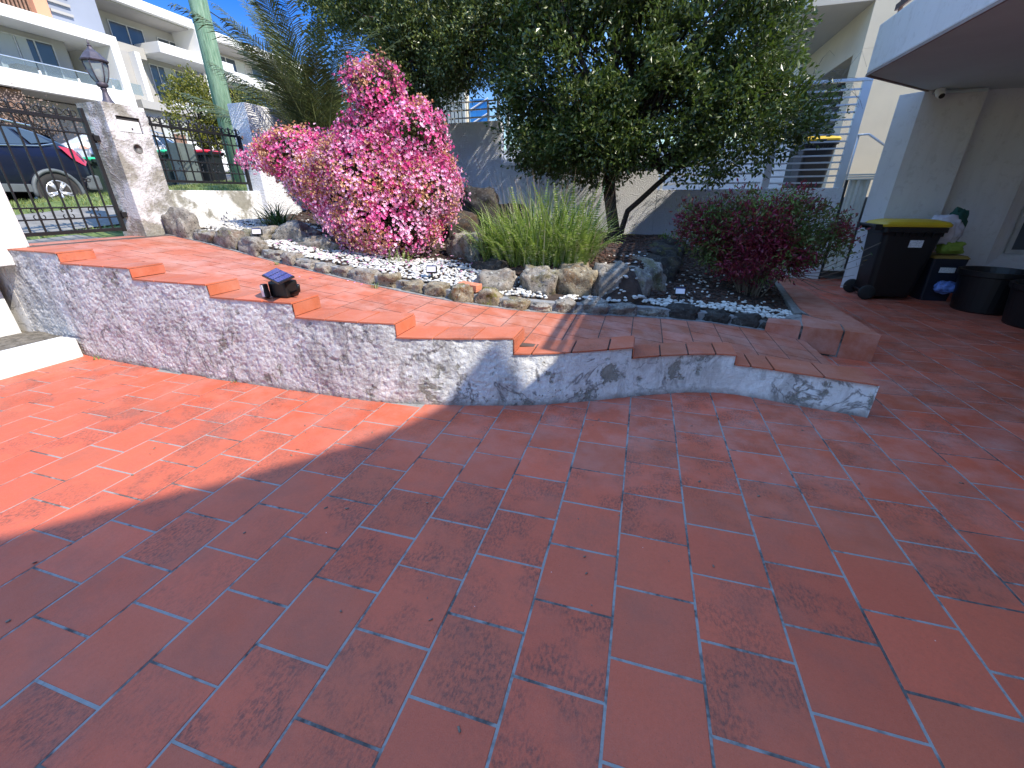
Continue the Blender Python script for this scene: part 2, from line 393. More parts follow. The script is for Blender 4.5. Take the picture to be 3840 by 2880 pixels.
class MB:
    def __init__(s): s.v = []; s.f = []
    def add(s, vs, fs):
        o = len(s.v); s.v += [tuple(v) for v in vs]; s.f += [tuple(i + o for i in f) for f in fs]; return s
    def box(s, x0, x1, y0, y1, z0, z1, m=None):
        vs = [Vector((x, y, z)) for z in (z0, z1) for y in (y0, y1) for x in (x0, x1)]
        if m is not None: vs = [m @ v for v in vs]
        return s.add(vs, [(0, 2, 3, 1), (4, 5, 7, 6), (0, 1, 5, 4), (2, 6, 7, 3), (0, 4, 6, 2), (1, 3, 7, 5)])
    def prism(s, poly, z0, z1, top=None):
        n = len(poly); top = top or poly
        vs = [(x, y, z0) for x, y in poly] + [(x, y, z1) for x, y in top]
        return s.add(vs, [tuple(range(n))[::-1], tuple(range(n, 2 * n))] + [(i, (i + 1) % n, n + (i + 1) % n, n + i) for i in range(n)])
    def hprism(s, quad, h):       # four 3-D top corners, thickness h downwards
        n = len(quad)
        vs = [(x, y, z - h) for x, y, z in quad] + list(quad)
        return s.add(vs, [tuple(range(n))[::-1], tuple(range(n, 2 * n))] + [(i, (i + 1) % n, n + (i + 1) % n, n + i) for i in range(n)])
    def tube(s, pts, r, n=8, caps=True):
        pts = [Vector(p) for p in pts]; rs = r if isinstance(r, (list, tuple)) else [r] * len(pts)
        o = len(s.v); u = None
        for i, p in enumerate(pts):
            d = (pts[min(i + 1, len(pts) - 1)] - pts[max(i - 1, 0)]).normalized()
            if u is None: u = d.orthogonal().normalized()
            else:
                u = (u - d * u.dot(d)); u = u.normalized() if u.length > 1e-6 else d.orthogonal().normalized()
            q = d.cross(u)
            for k in range(n):
                a = 2 * math.pi * (k + .5) / n
                s.v.append(tuple(p + (u * math.cos(a) + q * math.sin(a)) * rs[i]))
        for i in range(len(pts) - 1):
            for k in range(n):
                a = o + i * n + k; b = o + i * n + (k + 1) % n
                s.f.append((a, b, b + n, a + n))
        if caps:
            s.f.append(tuple(o + k for k in range(n))[::-1]); s.f.append(tuple(o + (len(pts) - 1) * n + k for k in range(n)))
        return s
    def lathe(s, prof, c=(0, 0, 0), n=16, m=None, caps=True):
        o = len(s.v)
        for r, z in prof:
            for k in range(n):
                a = 2 * math.pi * k / n
                v = Vector((r * math.cos(a), r * math.sin(a), z))
                if m is not None: v = m @ v
                s.v.append((v.x + c[0], v.y + c[1], v.z + c[2]))
        for i in range(len(prof) - 1):
            for k in range(n):
                a = o + i * n + k; b = o + i * n + (k + 1) % n
                s.f.append((a, b, b + n, a + n))
        if caps:
            s.f.append(tuple(o + k for k in range(n))[::-1]); s.f.append(tuple(o + (len(prof) - 1) * n + k for k in range(n)))
        return s
    def build(s, name, mat, parent=None, bevel=0, smooth=False):
        p = wpos(parent)
        me = bpy.data.meshes.new(name)
        me.from_pydata([(a - p.x, b - p.y, c - p.z) for a, b, c in s.v], [], s.f)
        if bevel:
            bm = bmesh.new(); bm.from_mesh(me)
            bmesh.ops.bevel(bm, geom=[e for e in bm.edges if e.is_manifold and e.calc_face_angle(0) > .5], offset=bevel, segments=2, affect='EDGES', profile=.6)
            bm.to_mesh(me); bm.free()
        if smooth: me.polygons.foreach_set('use_smooth', [True] * len(me.polygons))
        me.update()
        return link(name, me, mat, parent)
def tag(o, label=None, cat=None, group=None, kind=None):
    if label: o['label'] = label
    if cat: o['category'] = cat
    if group: o['group'] = group
    if kind: o['kind'] = kind
    return o
def thing(name, loc, label, cat, group=None):
    o = bpy.data.objects.new(name, None); COL.objects.link(o); o.location = loc; o.empty_display_size = .1
    return tag(o, label, cat, group)
def struct(o): o['kind'] = 'structure'; return o
def dup(root, loc, rz, label):
    m = {}
    def cp(o, par):
        c = o.copy(); COL.objects.link(c); c.parent = par
        for ch in o.children: cp(ch, c)
        return c
    r = cp(root, None); r.location = loc; r.rotation_euler = (0, 0, rz); r['label'] = label
    return r

# ------------------------------------------------------------------ site functions
def ramp_z(x):
    if x < -6.1: return 1.068
    if x < .8: return .3536 - .117 * x
    return max(.2600 - .147 * (x - .8), .11)
FACE = [(-6.6, 2.82), (-6.0, 2.77), (-5.557, 2.72), (-5.27, 2.686), (-4.9, 2.66), (-4.399, 2.63), (-3.75, 2.591), (-3.016, 2.577), (-2.5, 2.568), (-2.149, 2.57), (-1.791, 2.59), (-1.472, 2.639), (-1.109, 2.729),
        (-.752, 2.828), (-.403, 2.965), (-.04, 3.163), (.2, 3.29), (.388, 3.38), (.642, 3.468), (.82, 3.485), (1.01, 3.46), (1.336, 3.385), (1.72, 3.313), (2.2, 3.2)]
_fx = [p[0] for p in FACE]; _fy = [p[1] for p in FACE]
def face_y(x): 
    return float((np.interp(x - .12, _fx, _fy) + np.interp(x, _fx, _fy) + np.interp(x + .12, _fx, _fy)) / 3)
FAR = [(-6.3, 4.42), (-6.0, 4.38), (-5.45, 4.32), (-4.63, 4.15), (-3.71, 3.97), (-3.04, 3.87), (-2.31, 3.80), (-1.74, 3.79), (-1.26, 3.85), (-.75, 4.02), (-.16, 4.36), (.12, 4.50), (.74, 4.74), (1.3, 4.88), (1.6, 4.95)]
def far_y(x): return float(np.interp(x, [p[0] for p in FAR], [p[1] for p in FAR]))
def sstep(a, b, x):
    t = np.clip((x - a) / (b - a), 0, 1); return t * t * (3 - 2 * t)
def soil_z(x, y):
    x = np.asarray(x, float); y = np.asarray(y, float)
    rz = np.where(x < .8, .3536 - .117 * x, .26 - .147 * (x - .8)); rz = np.minimum(rz, 1.03)
    fy = np.interp(x, [p[0] for p in FAR], [p[1] for p in FAR])
    low = rz + .09 + .05 * np.maximum(y - fy, 0)
    # fern terrace held by the boulders
    t1 = sstep(-1.75, -1.3, x) * (1 - sstep(-.1, .12, x - (y - 4.6) * .11)) * sstep(4.5, 4.7, y)
    z = low * (1 - t1) + np.maximum(low, .77) * t1
    t2 = (1 - sstep(-2.6, -2.2, x)) * sstep(6.9, 7.4, y)
    z = z * (1 - t2) + np.maximum(z, 1.35) * t2
    return z + .03 * (fbm(np.stack([x.ravel() * 3, y.ravel() * 3, x.ravel() * 0], 1), 2).reshape(x.shape) - .5)
P = .3140

# ------------------------------------------------------------------ driveway floor
def tilemesh(name, hw=P / 2 - .0045, hd=P / 2 - .0045, th=.006, ch=.0022):
    mb = MB()
    o = [(-hw, -hd), (hw, -hd), (hw, hd), (-hw, hd)]
    i = [(x * (1 - ch / hw), y * (1 - ch / hd)) for x, y in o]
    vs = [(x, y, -th) for x, y in o] + [(x, y, -ch) for x, y in o] + [(x, y, 0) for x, y in i]
    fs = [(8, 9, 10, 11)] + [(a, (a + 1) % 4, 4 + (a + 1) % 4, 4 + a) for a in range(4)] + [(4 + a, 4 + (a + 1) % 4, 8 + (a + 1) % 4, 8 + a) for a in range(4)]
    me = bpy.data.meshes.new(name); me.from_pydata(vs, [], fs); me.update(); return me, vs, fs
floor = struct(MB().box(-5.6, 9.5, -3, 9.9, -.3, -.0019).build('driveway_floor', MT['grout']))
tme, tvs, tfs = tilemesh('driveway_tile')
tme.materials.append(MT['tile'])
fw = Vector((AX[0][2], AX[1][2], AX[2][2])); rt = Vector((AX[0][0], AX[1][0], AX[2][0])); dn = Vector((AX[0][1], AX[1][1], AX[2][1]))
def in_view(p, m=1.05):
    d = Vector(p) - Vector((0, 0, 1.5)); z = d.dot(fw)
    if z < .1: return False
    return abs(d.dot(rt) / z * 1566) < 1920 * m and abs(d.dot(dn) / z * 1566) < 1440 * m
near = []; rest = []
for k in range(-19, 30):
    for j in range(-10, 32):
        cx = .2065 + k * P; cy = 1.0165 + P / 2 + j * P + (P / 2 if k % 2 else 0)
        if not (-5.45 < cx < 9.2 and -2.9 < cy < 9.7): continue
        if cx < 1.7 and cy > face_y(cx) + .12: continue
        if 1.7 <= cx < 2.1 and cy > 5.1: continue
        if cx < 2.1 and cy > 5.2: continue
        v = in_view((cx, cy, 0), 1.08)
        (near if v else rest).append((math.hypot(cx, cy), cx, cy))
near.sort(); rest += near[300:]; near = near[:300]
for d, cx, cy in near:
    o = bpy.data.objects.new('tile', tme); COL.objects.link(o); o.parent = floor
    o.location = (cx + random.uniform(-.0008, .0008), cy + random.uniform(-.0008, .0008), random.uniform(-.0006, .0006))
    o.rotation_euler = (random.uniform(-.0022, .0022), random.uniform(-.0022, .0022), random.uniform(-.003, .003))
V = []; F = []
for d, cx, cy in rest:
    o = len(V); V += [(x + cx, y + cy, z) for x, y, z in tvs]; F += [tuple(i + o for i in f) for f in tfs]
me = bpy.data.meshes.new('tile_field'); me.from_pydata(V, [], F); me.update()
tag(link('tile_field', me, MT['tile'], floor), kind='stuff')

# ------------------------------------------------------------------ sloping path with its tiles
mb = MB()
xs = [-6.55] + list(np.linspace(-6.15, 1.72, 40))
for a, b in zip(xs[:-1], xs[1:]):
    mb.hprism([(a, face_y(a) + .15, ramp_z(a) - .0022), (b, face_y(b) + .15, ramp_z(b) - .0022), (b, far_y(b) + .25, ramp_z(b) - .0022), (a, far_y(a) + .25, ramp_z(a) - .0022)], .3)
path = struct(mb.build('garden_path', MT['groutdark']))
PX, PY = .272, .272
k = 0; x = -6.53
while x < 1.70:
    x1 = min(x + PX, 1.724); j = 0
    y = 2.62 + (k % 2) * PY / 2
    while y < 5.2:
        y1 = y + PY
        g = .0045
        xa, xb = x + g, x1 - g
        ya = [max(y + g, face_y(q) + .2) for q in (xa, xb)]
        yb = y1 - g
        if max(ya) < yb - .02 and y < far_y((xa + xb) / 2) + .03:
            d = random.uniform(-.0006, .0006)
            MB().hprism([(xa, ya[0], ramp_z(xa) + d), (xb, ya[1], ramp_z(xb) + d), (xb, yb, ramp_z(xb) + d), (xa, yb, ramp_z(xa) + d)], .006).build('tile', MT['ptile'], path)
        y = y1
    x = x1; k += 1
# end riser of the path
for ya, yb in ((3.36, 3.66), (3.665, 3.96), (3.965, 4.26), (4.265, 4.52)):
    MB().box(1.722, 1.731, ya, yb, .004, ramp_z(1.71) - .006).build('riser_tile', MT['ptile'], path)

# ------------------------------------------------------------------ stepped rendered wall
XK = [-6.42, -5.25, -4.263, -3.371, -2.535, -1.681, -.832, .022, .812, 1.712]
ZK = [1.058, .964, .871, .770, .661, .557, .436, .350, .270]
wall = thing('stepped_garden_wall', (-2, 2.75, 0), 'low curving rendered wall stepping down beside the path, topped with terracotta tiles', 'wall')
V = []; F = []
for s in range(9):
    xa, xb, zt = XK[s], XK[s + 1], ZK[s] - .013
    nx = max(2, int((xb - xa) / .011)); nz = max(2, int(zt / .011))
    X = np.linspace(xa, xb, nx); Z = np.linspace(-.02, zt, nz)
    Y = np.array([face_y(q) for q in X])
    tx = np.gradient(Y, X); nrm = np.stack([tx, -np.ones_like(tx)], 1); nrm /= np.linalg.norm(nrm, axis=1)[:, None]
    gx, gz = np.meshgrid(X, Z, indexing='ij')
    q = np.stack([gx.ravel() * 1.0, gz.ravel() * 1.0, 0 * gx.ravel()], 1)
    left = 1 - sstep(-1.2, .2, gx.ravel())
    r1 = fbm(q * np.array([24, 36, 1]), 3, 3); r1 = 1 - np.abs(2 * r1 - 1) * 1.6
    r2 = fbm(q * np.array([46, 60, 1]), 2, 13); r2 = 1 - np.abs(2 * r2 - 1) * 1.6
    d = r1 * (.0026 + .0052 * left) + r2 * (.0012 + .0048 * left) + fbm(q * 5, 3, 9) * .02 + fbm(q * 90, 2, 5) * (.0015 + .003 * left)
    d = d - .022
    d = d.reshape(gx.shape)
    d[:, -1] *= .3
    vx = gx + d * nrm[:, 0][:, None]; vy = Y[:, None] + d * nrm[:, 1][:, None]
    o = len(V) if not V else sum(len(v) for v in V)
    V.append(np.stack([vx, vy, gz], -1).reshape(-1, 3))
    I = (np.arange(nx - 1)[:, None] * nz + np.arange(nz - 1)[None, :]).ravel() + o
    F.append(np.stack([I, I + nz, I + nz + 1, I + 1], 1))
npmesh('render', np.concatenate(V), np.concatenate(F), MT['stepwall'], wall, True)
MB().box(-7.8, -6.42, 2.80, 3.05, -.05, 1.05).build('render_return', MT['stepwall'], wall)
mb = MB()
for s in range(9):
    for xa, xb in zip(np.linspace(XK[s], XK[s + 1], 9)[:-1], np.linspace(XK[s], XK[s + 1], 9)[1:]):
        mb.prism([(xa, face_y(xa) + .045), (xb, face_y(xb) + .045), (xb, face_y(xb) + .29), (xa, face_y(xa) + .29)], -.05, ZK[s] - .0135)
mb.build('core', MT['groutdark'], wall)
for s in range(9):
    xa, xb = XK[s], XK[s + 1]
    if s == 8: cuts = [xa, .93, 1.085, 1.40, xb]
    elif s == 7: cuts = [xa, .235, .45, .66, xb]
    elif s == 6: cuts = [xa, -.70, -.42, -.16, xb]
    else: cuts = list(np.linspace(xa, xb, 4))
    for c0, c1 in zip(cuts[:-1], cuts[1:]):
        g = .006; a, b = c0 + g, c1 - g + (.008 if c1 == xb else 0)
        n = 4; X = np.linspace(a, b, n)
        ov = .006
        front = [(q, face_y(q) - ov) for q in X]; back = [(q, face_y(q) + .30) for q in X[::-1]]
        dz = random.uniform(-.001, .001)
        MB().prism(front + back, ZK[s] - .013, ZK[s] + dz).build('coping_tile', MT['coping'], wall, bevel=.002)
    # riser tile on the exposed end of each step
    if s < 8:
        y0 = face_y(xb)
        MB().box(xb + .001, xb + .010, y0 + .004, y0 + .297, ZK[s + 1] + .004, ZK[s] - .015).build('riser_tile', MT['coping'], wall, bevel=.0015)
MB().prism([(1.713, face_y(1.71) + .0), (1.722, face_y(1.71) + .0), (1.722, face_y(1.71) + .3), (1.713, face_y(1.71) + .3)], -.01, ZK[8] - .015).build('end_render', MT['stepwall'], wall)

# ------------------------------------------------------------------ raised tiled walkway beside the bed
plat = struct(MB().prism([(1.36, 4.86), (2.262, 4.650), (2.262, 9.5), (2.08, 9.5), (2.05, 7.2), (1.80, 5.35), (1.42, 5.06)], -.05, .270).build('raised_walkway', MT['grout']))
fc = [((1.345, 4.846), (1.645, 4.776), .04), ((1.665, 4.772), (1.985, 4.698), .02), ((2.0, 4.694), (2.268, 4.634), .0)]
for (a, b, zb) in fc:
    nx, ny = -.225, -.974
    MB().prism([(a[0], a[1]), (b[0], b[1]), (b[0] - nx * .01, b[1] - ny * .01), (a[0] - nx * .01, a[1] - ny * .01)], zb, .268).build('face_tile', MT['ptile'], plat, bevel=.002)
for poly in ([(1.345, 4.846), (1.645, 4.776), (1.70, 5.02), (1.41, 5.05)], [(1.662, 4.772), (1.985, 4.698), (2.05, 4.98), (1.80, 5.30), (1.72, 5.03)], [(2.0, 4.694), (2.27, 4.634), (2.27, 4.955), (2.065, 4.975)]):
    MB().prism(poly, .262, .276).build('tile', MT['ptile'], plat, bevel=.002)
y = 4.965; k = 0
while y < 9.45:
    xl = float(np.interp(y, [4.98, 5.35, 7.2, 9.5], [2.065, 1.83, 2.06, 2.08]))
    xl2 = float(np.interp(y + P, [4.98, 5.35, 7.2, 9.5], [2.065, 1.83, 2.06, 2.08]))
    MB().prism([(xl, y), (2.27, y), (2.27, y + P - .009), (xl2, y + P - .009)], .268, .276).build('tile', MT['ptile'], plat)
    MB().box(2.262, 2.271, y, y + P - .009, .002, .267).build('face_tile', MT['ptile'], plat)
    y += P
struct(MB().prism([(1.72, 5.30), (1.80, 5.33), (2.055, 7.2), (2.08, 9.5), (2.0, 9.5), (1.97, 7.2)], -.05, .29).build('concrete_kerb', MT['concrete'], bevel=.01))

# ------------------------------------------------------------------ garden soil, pebbles, mulch
nx, ny = 190, 130
gx, gt = np.meshgrid(np.linspace(-6.25, 2.02, nx), np.linspace(0, 1, ny), indexing='ij')
fy = np.interp(gx, [p[0] for p in FAR], [p[1] for p in FAR]) + .06
gy = fy + (9.6 - fy) * gt
gz = soil_z(gx, gy)
edge = np.where((gt < .02), -.12, 0)
I = (np.arange(nx - 1)[:, None] * ny + np.arange(ny - 1)[None, :]).ravel()
struct(npmesh('garden_soil', np.stack([gx, gy, gz + edge], -1).reshape(-1, 3), np.stack([I, I + ny, I + ny + 1, I + 1], 1), MT['soil'], None, True))

def ico(sub):
    bm = bmesh.new(); bmesh.ops.create_icosphere(bm, subdivisions=sub, radius=1)
    v = np.array([x.co[:] for x in bm.verts]); f = np.array([[q.index for q in x.verts] for x in bm.faces]); bm.free(); return v, f
I1 = ico(2); I2 = ico(4); I0 = ico(1)
def rotm(n):
    a = RNG.uniform(0, 2 * math.pi, n); b = RNG.normal(0, .35, n)
    ca, sa, cb, sb = np.cos(a), np.sin(a), np.cos(b), np.sin(b)
    Rz = np.zeros((n, 3, 3)); Rz[:, 0, 0] = ca; Rz[:, 0, 1] = -sa; Rz[:, 1, 0] = sa; Rz[:, 1, 1] = ca; Rz[:, 2, 2] = 1
    Rx = np.zeros((n, 3, 3)); Rx[:, 0, 0] = 1; Rx[:, 1, 1] = cb; Rx[:, 1, 2] = -sb; Rx[:, 2, 1] = sb; Rx[:, 2, 2] = cb
    return Rz @ Rx
def scatter(name, base, pts, sizes, mat, asp=(1, .7, .45)):
    v, f = base; n = len(pts)
    S = sizes[:, None] * np.array(asp)[None, :] * RNG.uniform(.75, 1.25, (n, 3))
    V = v[None] * S[:, None, :]; V = np.einsum('nij,nkj->nki', rotm(n), V) + pts[:, None, :]
    F = f[None] + (np.arange(n) * len(v))[:, None, None]
    return npmesh(name, V.reshape(-1, 3), F.reshape(-1, f.shape[1]), mat, None, True)
def rnd_area(n, x0, x1, dfun):
    x = RNG.uniform(x0, x1, n * 4); y = RNG.uniform(3.8, 9.3, n * 4)
    fy = np.interp(x, [p[0] for p in FAR], [p[1] for p in FAR])
    keep = RNG.uniform(0, 1, n * 4) < dfun(x, y, y - fy - .12)
    return x[keep][:n], y[keep][:n]
def peb_d(x, y, d):
    wdt = np.interp(x, [-6.2, -4.8, -4.0, -3.0, -2.3, -1.8, -1.3, -.9, -.3, .3, 1.0, 1.6, 1.9], [1.3, 1.5, .7, .6, .9, 1.1, .6, .10, .16, .26, .40, .50, .42])
    n = fbm(np.stack([x * 2.5, y * 2.5, 0 * x], 1), 3) - .5
    return ((d > .02) & (d < wdt + n * .5) & ((x < .95) | (x < 1.85 + (y - 5.4) * .12))).astype(float)
x, y = rnd_area(7600, -6.2, 1.95, peb_d)
pts = np.stack([x, y, soil_z(x, y) + .014], 1)
tag(scatter('white_pebbles', I1, pts, RNG.uniform(.017, .031, len(x)), MT['pebble']), 'white pebbles spread over the garden bed behind the rock edging', 'pebbles', kind='stuff')
x, y = rnd_area(500, -6.2, 1.95, lambda x, y, d: ((d > .02) & (d < 2.0) & (x < 1.8)).astype(float))
tag(scatter('stray_pebbles', I1, np.stack([x, y, soil_z(x, y) + .016], 1), RNG.uniform(.014, .024, len(x)), MT['pebble']), 'stray white pebbles lying on the bark mulch', 'pebbles', kind='stuff')
x, y = rnd_area(9000, -6.2, 1.95, lambda x, y, d: ((d > .25) & (d < 5)).astype(float) * np.where(x > -2.2, 1., .5))
CHIP = (np.array([(a, b, c) for c in (-1, 1) for b in (-1, 1) for a in (-1, 1)], float), np.array([(0, 2, 3, 1), (4, 5, 7, 6), (0, 1, 5, 4), (2, 6, 7, 3), (0, 4, 6, 2), (1, 3, 7, 5)]))
tag(scatter('bark_mulch', CHIP, np.stack([x, y, soil_z(x, y) + .008], 1), RNG.uniform(.012, .032, len(x)), MT['mulch'], (1, .45, .13)), 'dark bark mulch over the beds', 'mulch', kind='stuff')

# ------------------------------------------------------------------ rocks
def rock(name, c, size, mat, parent, seed, rz=0, rough=.5):
    v, f = I2
    q = v * 1.25 + seed * 7.7
    d = 1 + rough * (fbm(q, 3, seed) - .5) * 2 + .34 * (fbm(q * 3.6, 3, seed + 5) - .5)
    pock = fbm(q * 9, 2, seed + 9)
    d = d - .06 * (pock < .36)
    b = np.sign(v) * np.abs(v) ** .66
    V = b * d[:, None] * np.array(size)
    ca, sa = math.cos(rz), math.sin(rz)
    V = np.stack([V[:, 0] * ca - V[:, 1] * sa, V[:, 0] * sa + V[:, 1] * ca, V[:, 2]], 1) + np.array(c)
    return npmesh(name, V, f, mat, parent, True)
edging = thing('rock_edging', (-2, 4, .6), 'low mortared border of rough basalt rocks along the far side of the tiled path', 'rock edging')
fx = np.array([p[0] for p in FAR]); fyy = np.array([p[1] for p in FAR])
seg = np.hypot(np.diff(fx), np.diff(fyy)); cum = np.concatenate([[0], np.cumsum(seg)])
s = .12; i = 0; ends = []
while s < cum[-1] - .16:
    L = random.uniform(.20, .34) if i > 3 else random.uniform(.38, .46)
    m = s + L / 2
    if m > cum[-1] - .05: break
    X = np.interp(m, cum, fx); Y = np.interp(m, cum, fyy)
    X2 = np.interp(m + .1, cum, fx); Y2 = np.interp(m + .1, cum, fyy); a = math.atan2(Y2 - Y, X2 - X)
    h = random.uniform(.07, .125) if i > 3 else random.uniform(.14, .19)
    if X < -5.6: h = .22
    z = ramp_z(X)
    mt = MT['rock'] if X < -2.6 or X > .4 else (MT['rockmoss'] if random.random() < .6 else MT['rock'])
    if X > .3: mt = MT['rockshade']
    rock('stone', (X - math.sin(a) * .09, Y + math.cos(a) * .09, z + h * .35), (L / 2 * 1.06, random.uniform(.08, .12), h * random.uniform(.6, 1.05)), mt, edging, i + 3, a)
    ends.append((s + L + .012)); s += L + .028; i += 1
mb = MB()
q = np.linspace(0.02, cum[-1], 60)
for a, b in zip(q[:-1], q[1:]):
    xa, ya, xb, yb = np.interp(a, cum, fx), np.interp(a, cum, fyy), np.interp(b, cum, fx), np.interp(b, cum, fyy)
    za, zb = ramp_z(xa) + .085, ramp_z(xb) + .085
    mb.hprism([(xa, ya + .045, za), (xb, yb + .045, zb), (xb, yb + .15, zb), (xa, ya + .15, za)], .2)
    mb.hprism([(xa, ya - .025, za - .078), (xb, yb - .025, zb - .078), (xb, yb + .10, zb - .078), (xa, ya + .10, za - .078)], .1)
mb.build('mortar', MT['mortar'], edging)
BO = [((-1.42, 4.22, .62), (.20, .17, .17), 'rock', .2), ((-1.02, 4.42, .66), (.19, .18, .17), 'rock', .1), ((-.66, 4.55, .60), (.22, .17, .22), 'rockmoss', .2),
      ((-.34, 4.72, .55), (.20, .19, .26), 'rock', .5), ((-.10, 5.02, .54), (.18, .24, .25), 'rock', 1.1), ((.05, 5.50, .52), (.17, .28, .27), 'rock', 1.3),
      ((.14, 6.05, .55), (.18, .30, .24), 'rockshade', 1.4), ((.22, 6.65, .56), (.18, .32, .24), 'rockshade', 1.5), ((.30, 7.25, .55), (.19, .32, .25), 'rockshade', 1.5), ((.36, 7.9, .55), (.20, .34, .25), 'rockshade', 1.5), ((.42, 8.6, .56), (.2, .34, .22), 'rockshade', 1.5),
      ((-1.62, 4.75, .72), (.16, .22, .13), 'rockshade', 1.3), ((-1.72, 5.25, .74), (.18, .24, .18), 'rockshade', 1.3), ((-1.9, 5.8, .80), (.22, .28, .24), 'rockshade', 1.4)]
rw = thing('rock_retaining_wall', (-.4, 5, .5), 'stacked rough boulders holding up the fern bed above the rock edging', 'rock wall')
for i, (c, sz, mt, a) in enumerate(BO): rock('stone', c, sz, MT[mt], rw, 50 + i, a)
BL = [((-2.72, 7.25, 1.22), (.30, .26, .36), 'rockshade', 'tall shaded boulder at the foot of the rear wall, right of the azalea'),
      ((-2.75, 6.3, .95), (.34, .3, .32), 'rockshade', 'dark boulder low in the shade just right of the azalea'),
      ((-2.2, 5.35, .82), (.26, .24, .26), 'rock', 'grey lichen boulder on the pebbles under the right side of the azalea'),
      ((-3.35, 7.3, 1.3), (.3, .3, .4), 'rockshade', 'shaded boulder half hidden behind the azalea flowers')]
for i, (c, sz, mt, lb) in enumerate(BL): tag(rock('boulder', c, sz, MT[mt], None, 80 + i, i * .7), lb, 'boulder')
for i, (c, sz, lb) in enumerate([((-4.35, 4.75, .98), (.24, .17, .20), 'pale lichened rock on the left pebbles, behind the small black solar stake light'), ((-4.75, 4.62, 1.02), (.20, .14, .13), 'low pale rock at the left end of the pebble row rocks'), ((-3.85, 4.62, .93), (.30, .16, .15), 'shaded rock under the left arm of the azalea')]):
    tag(rock('garden_rock', c, sz, MT['rock'], None, 100 + i, .1), lb, 'rock')
o = MB().box(-.115, .115, -.055, .055, -.035, .035).build('loose_brick', MT['loosebrick'], bevel=.006)
o.location = (-1.62, 3.95, .675); o.rotation_euler = (.03, .05, -.22); tag(o, 'single orange brick lying on the rock edging beside the white pebbles', 'brick')

# ------------------------------------------------------------------ rear boundary wall with railings
bw = thing('rear_boundary_wall', (-1.5, 9.65, 0), 'tall white rough rendered wall behind the garden, stepping down to the right', 'wall')
def wallbox(x0, x1, z1, name='render'):
    MB().box(x0, x1, 9.54, 9.76, -.2, z1).build(name, MT['wall'], bw, bevel=.008)
wallbox(-6.2, -3.05, 2.93); wallbox(-3.047, .17, 2.08); wallbox(.173, 3.34, 1.60)
MB().box(-3.04, .20, 9.50, 9.80, 2.083, 2.155).build('cap', MT['wall'], bw, bevel=.01)
MB().box(-3.03, .10, 9.60, 9.80, 2.158, 2.22).build('cap', MT['wall'], bw, bevel=.01)
sw = thing('side_boundary_wall', (-6.35, 8, 0), 'tall white rendered wall end beside the green pole, striped with palm shadows', 'wall')
MB().box(-6.55, -6.20, 6.25, 9.75, .5, 2.88).build('render', MT['wall'], sw, bevel=.012)
def slat_fence(name, x0, x1, zs, y, zpost, posts, lab, mat, r=.013, flat=None):
    t = thing(name, ((x0 + x1) / 2, y, zs[0]), lab, 'fence')
    for z in zs: MB().box(x0, x1, y - .012, y + .012, z - r, z + r).build('slat', mat, t, bevel=.002)
    for (px, wd, z0, z1) in posts: MB().box(px - wd / 2, px + wd / 2, y - .03, y + .03, z0, z1).build('post', mat, t, bevel=.004)
    return t
t = slat_fence('slat_fence', 2.14, 3.2, [1.685 + .1075 * k for k in range(14)], 9.62, 3.2, [(2.08, .12, 1.6, 3.2), (3.265, .13, 1.6, 3.2)], 'silver horizontal slat screen on the rear wall in front of a yellow lidded bin', MT['alu'])
MB().box(2.02, 3.33, 9.58, 9.66, 3.19, 3.235).build('top_rail', MT['alu'], t, bevel=.004)
slat_fence('slat_fence', .2, 2.0, [1.70, 1.86, 2.02, 2.18], 9.64, 2.3, [(.24, .05, 1.6, 2.3), (1.1, .05, 1.6, 2.3)], 'low grey slat railing on the rear wall left of the tall silver screen', MT['alu'], .016)
slat_fence('metal_railing', -6.1, -3.1, [3.02, 3.16, 3.30], 9.65, 3.3, [(-3.13, .05, 2.93, 3.36), (-3.35, .04, 2.93, 3.3), (-4.6, .05, 2.93, 3.3), (-6.0, .05, 2.93, 3.3)], 'grey metal railing on the tall left part of the rear wall', MT['alu'], .014)
slat_fence('metal_railing', -3.0, .1, [2.34, 2.46, 2.58], 9.72, 2.6, [(-.1, .05, 2.2, 2.6), (-1.6, .05, 2.2, 2.6), (-2.95, .06, 2.2, 3.2)], 'grey metal railing on the middle step of the rear wall, mostly behind leaves', MT['alu'], .012)

# side gate of ribbed cream steel
t = thing('side_gate', (3.54, 9.56, 0), 'cream ribbed steel side gate in the gap between the garden wall and the house', 'gate')
mb = MB()
xs = np.linspace(3.385, 3.72, 60)
prof = [(float(q), 9.56 + .022 * math.copysign(min(1, abs(math.sin(q * 44)) * 2.2), math.sin(q * 44))) for q in xs]
for (xa, ya), (xb, yb) in zip(prof[:-1], prof[1:]):
    mb.add([(xa, ya, .2), (xb, yb, .2), (xb, yb, 1.72), (xa, ya, 1.72)], [(0, 1, 2, 3)])
mb.build('ribbed_panel', MT['cream'], t)
MB().box(3.37, 3.74, 9.53, 9.60, .165, .20).build('bottom_rail', MT['cream'], t, bevel=.003)
for z in (1.72, 1.755, 1.79): MB().box(3.33, 3.76, 9.51, 9.60, z, z + .024).build('top_rail', MT['cream'], t, bevel=.003)
MB().box(3.345, 3.368, 9.52, 9.58, .0, 1.72).build('gate_post', MT['dark'], t)
MB().box(3.35, 3.40, 9.49, 9.54, .95, 1.05).build('latch', MT['iron'], t, bevel=.004)
t = thing('handrail', (3.5, 10.2, 1.8), 'white bent tubular handrail against the beige wall above the side gate', 'handrail')
MB().tube([(3.42, 10, 2.45), (3.64, 10, 2.46), (4.05, 10, 2.2)], .018).build('top_tube', MT['alu'], t, smooth=True)
MB().tube([(3.5, 10.02, 2.45), (3.5, 10.02, 1.5)], .016).build('upright', MT['alu'], t, smooth=True)

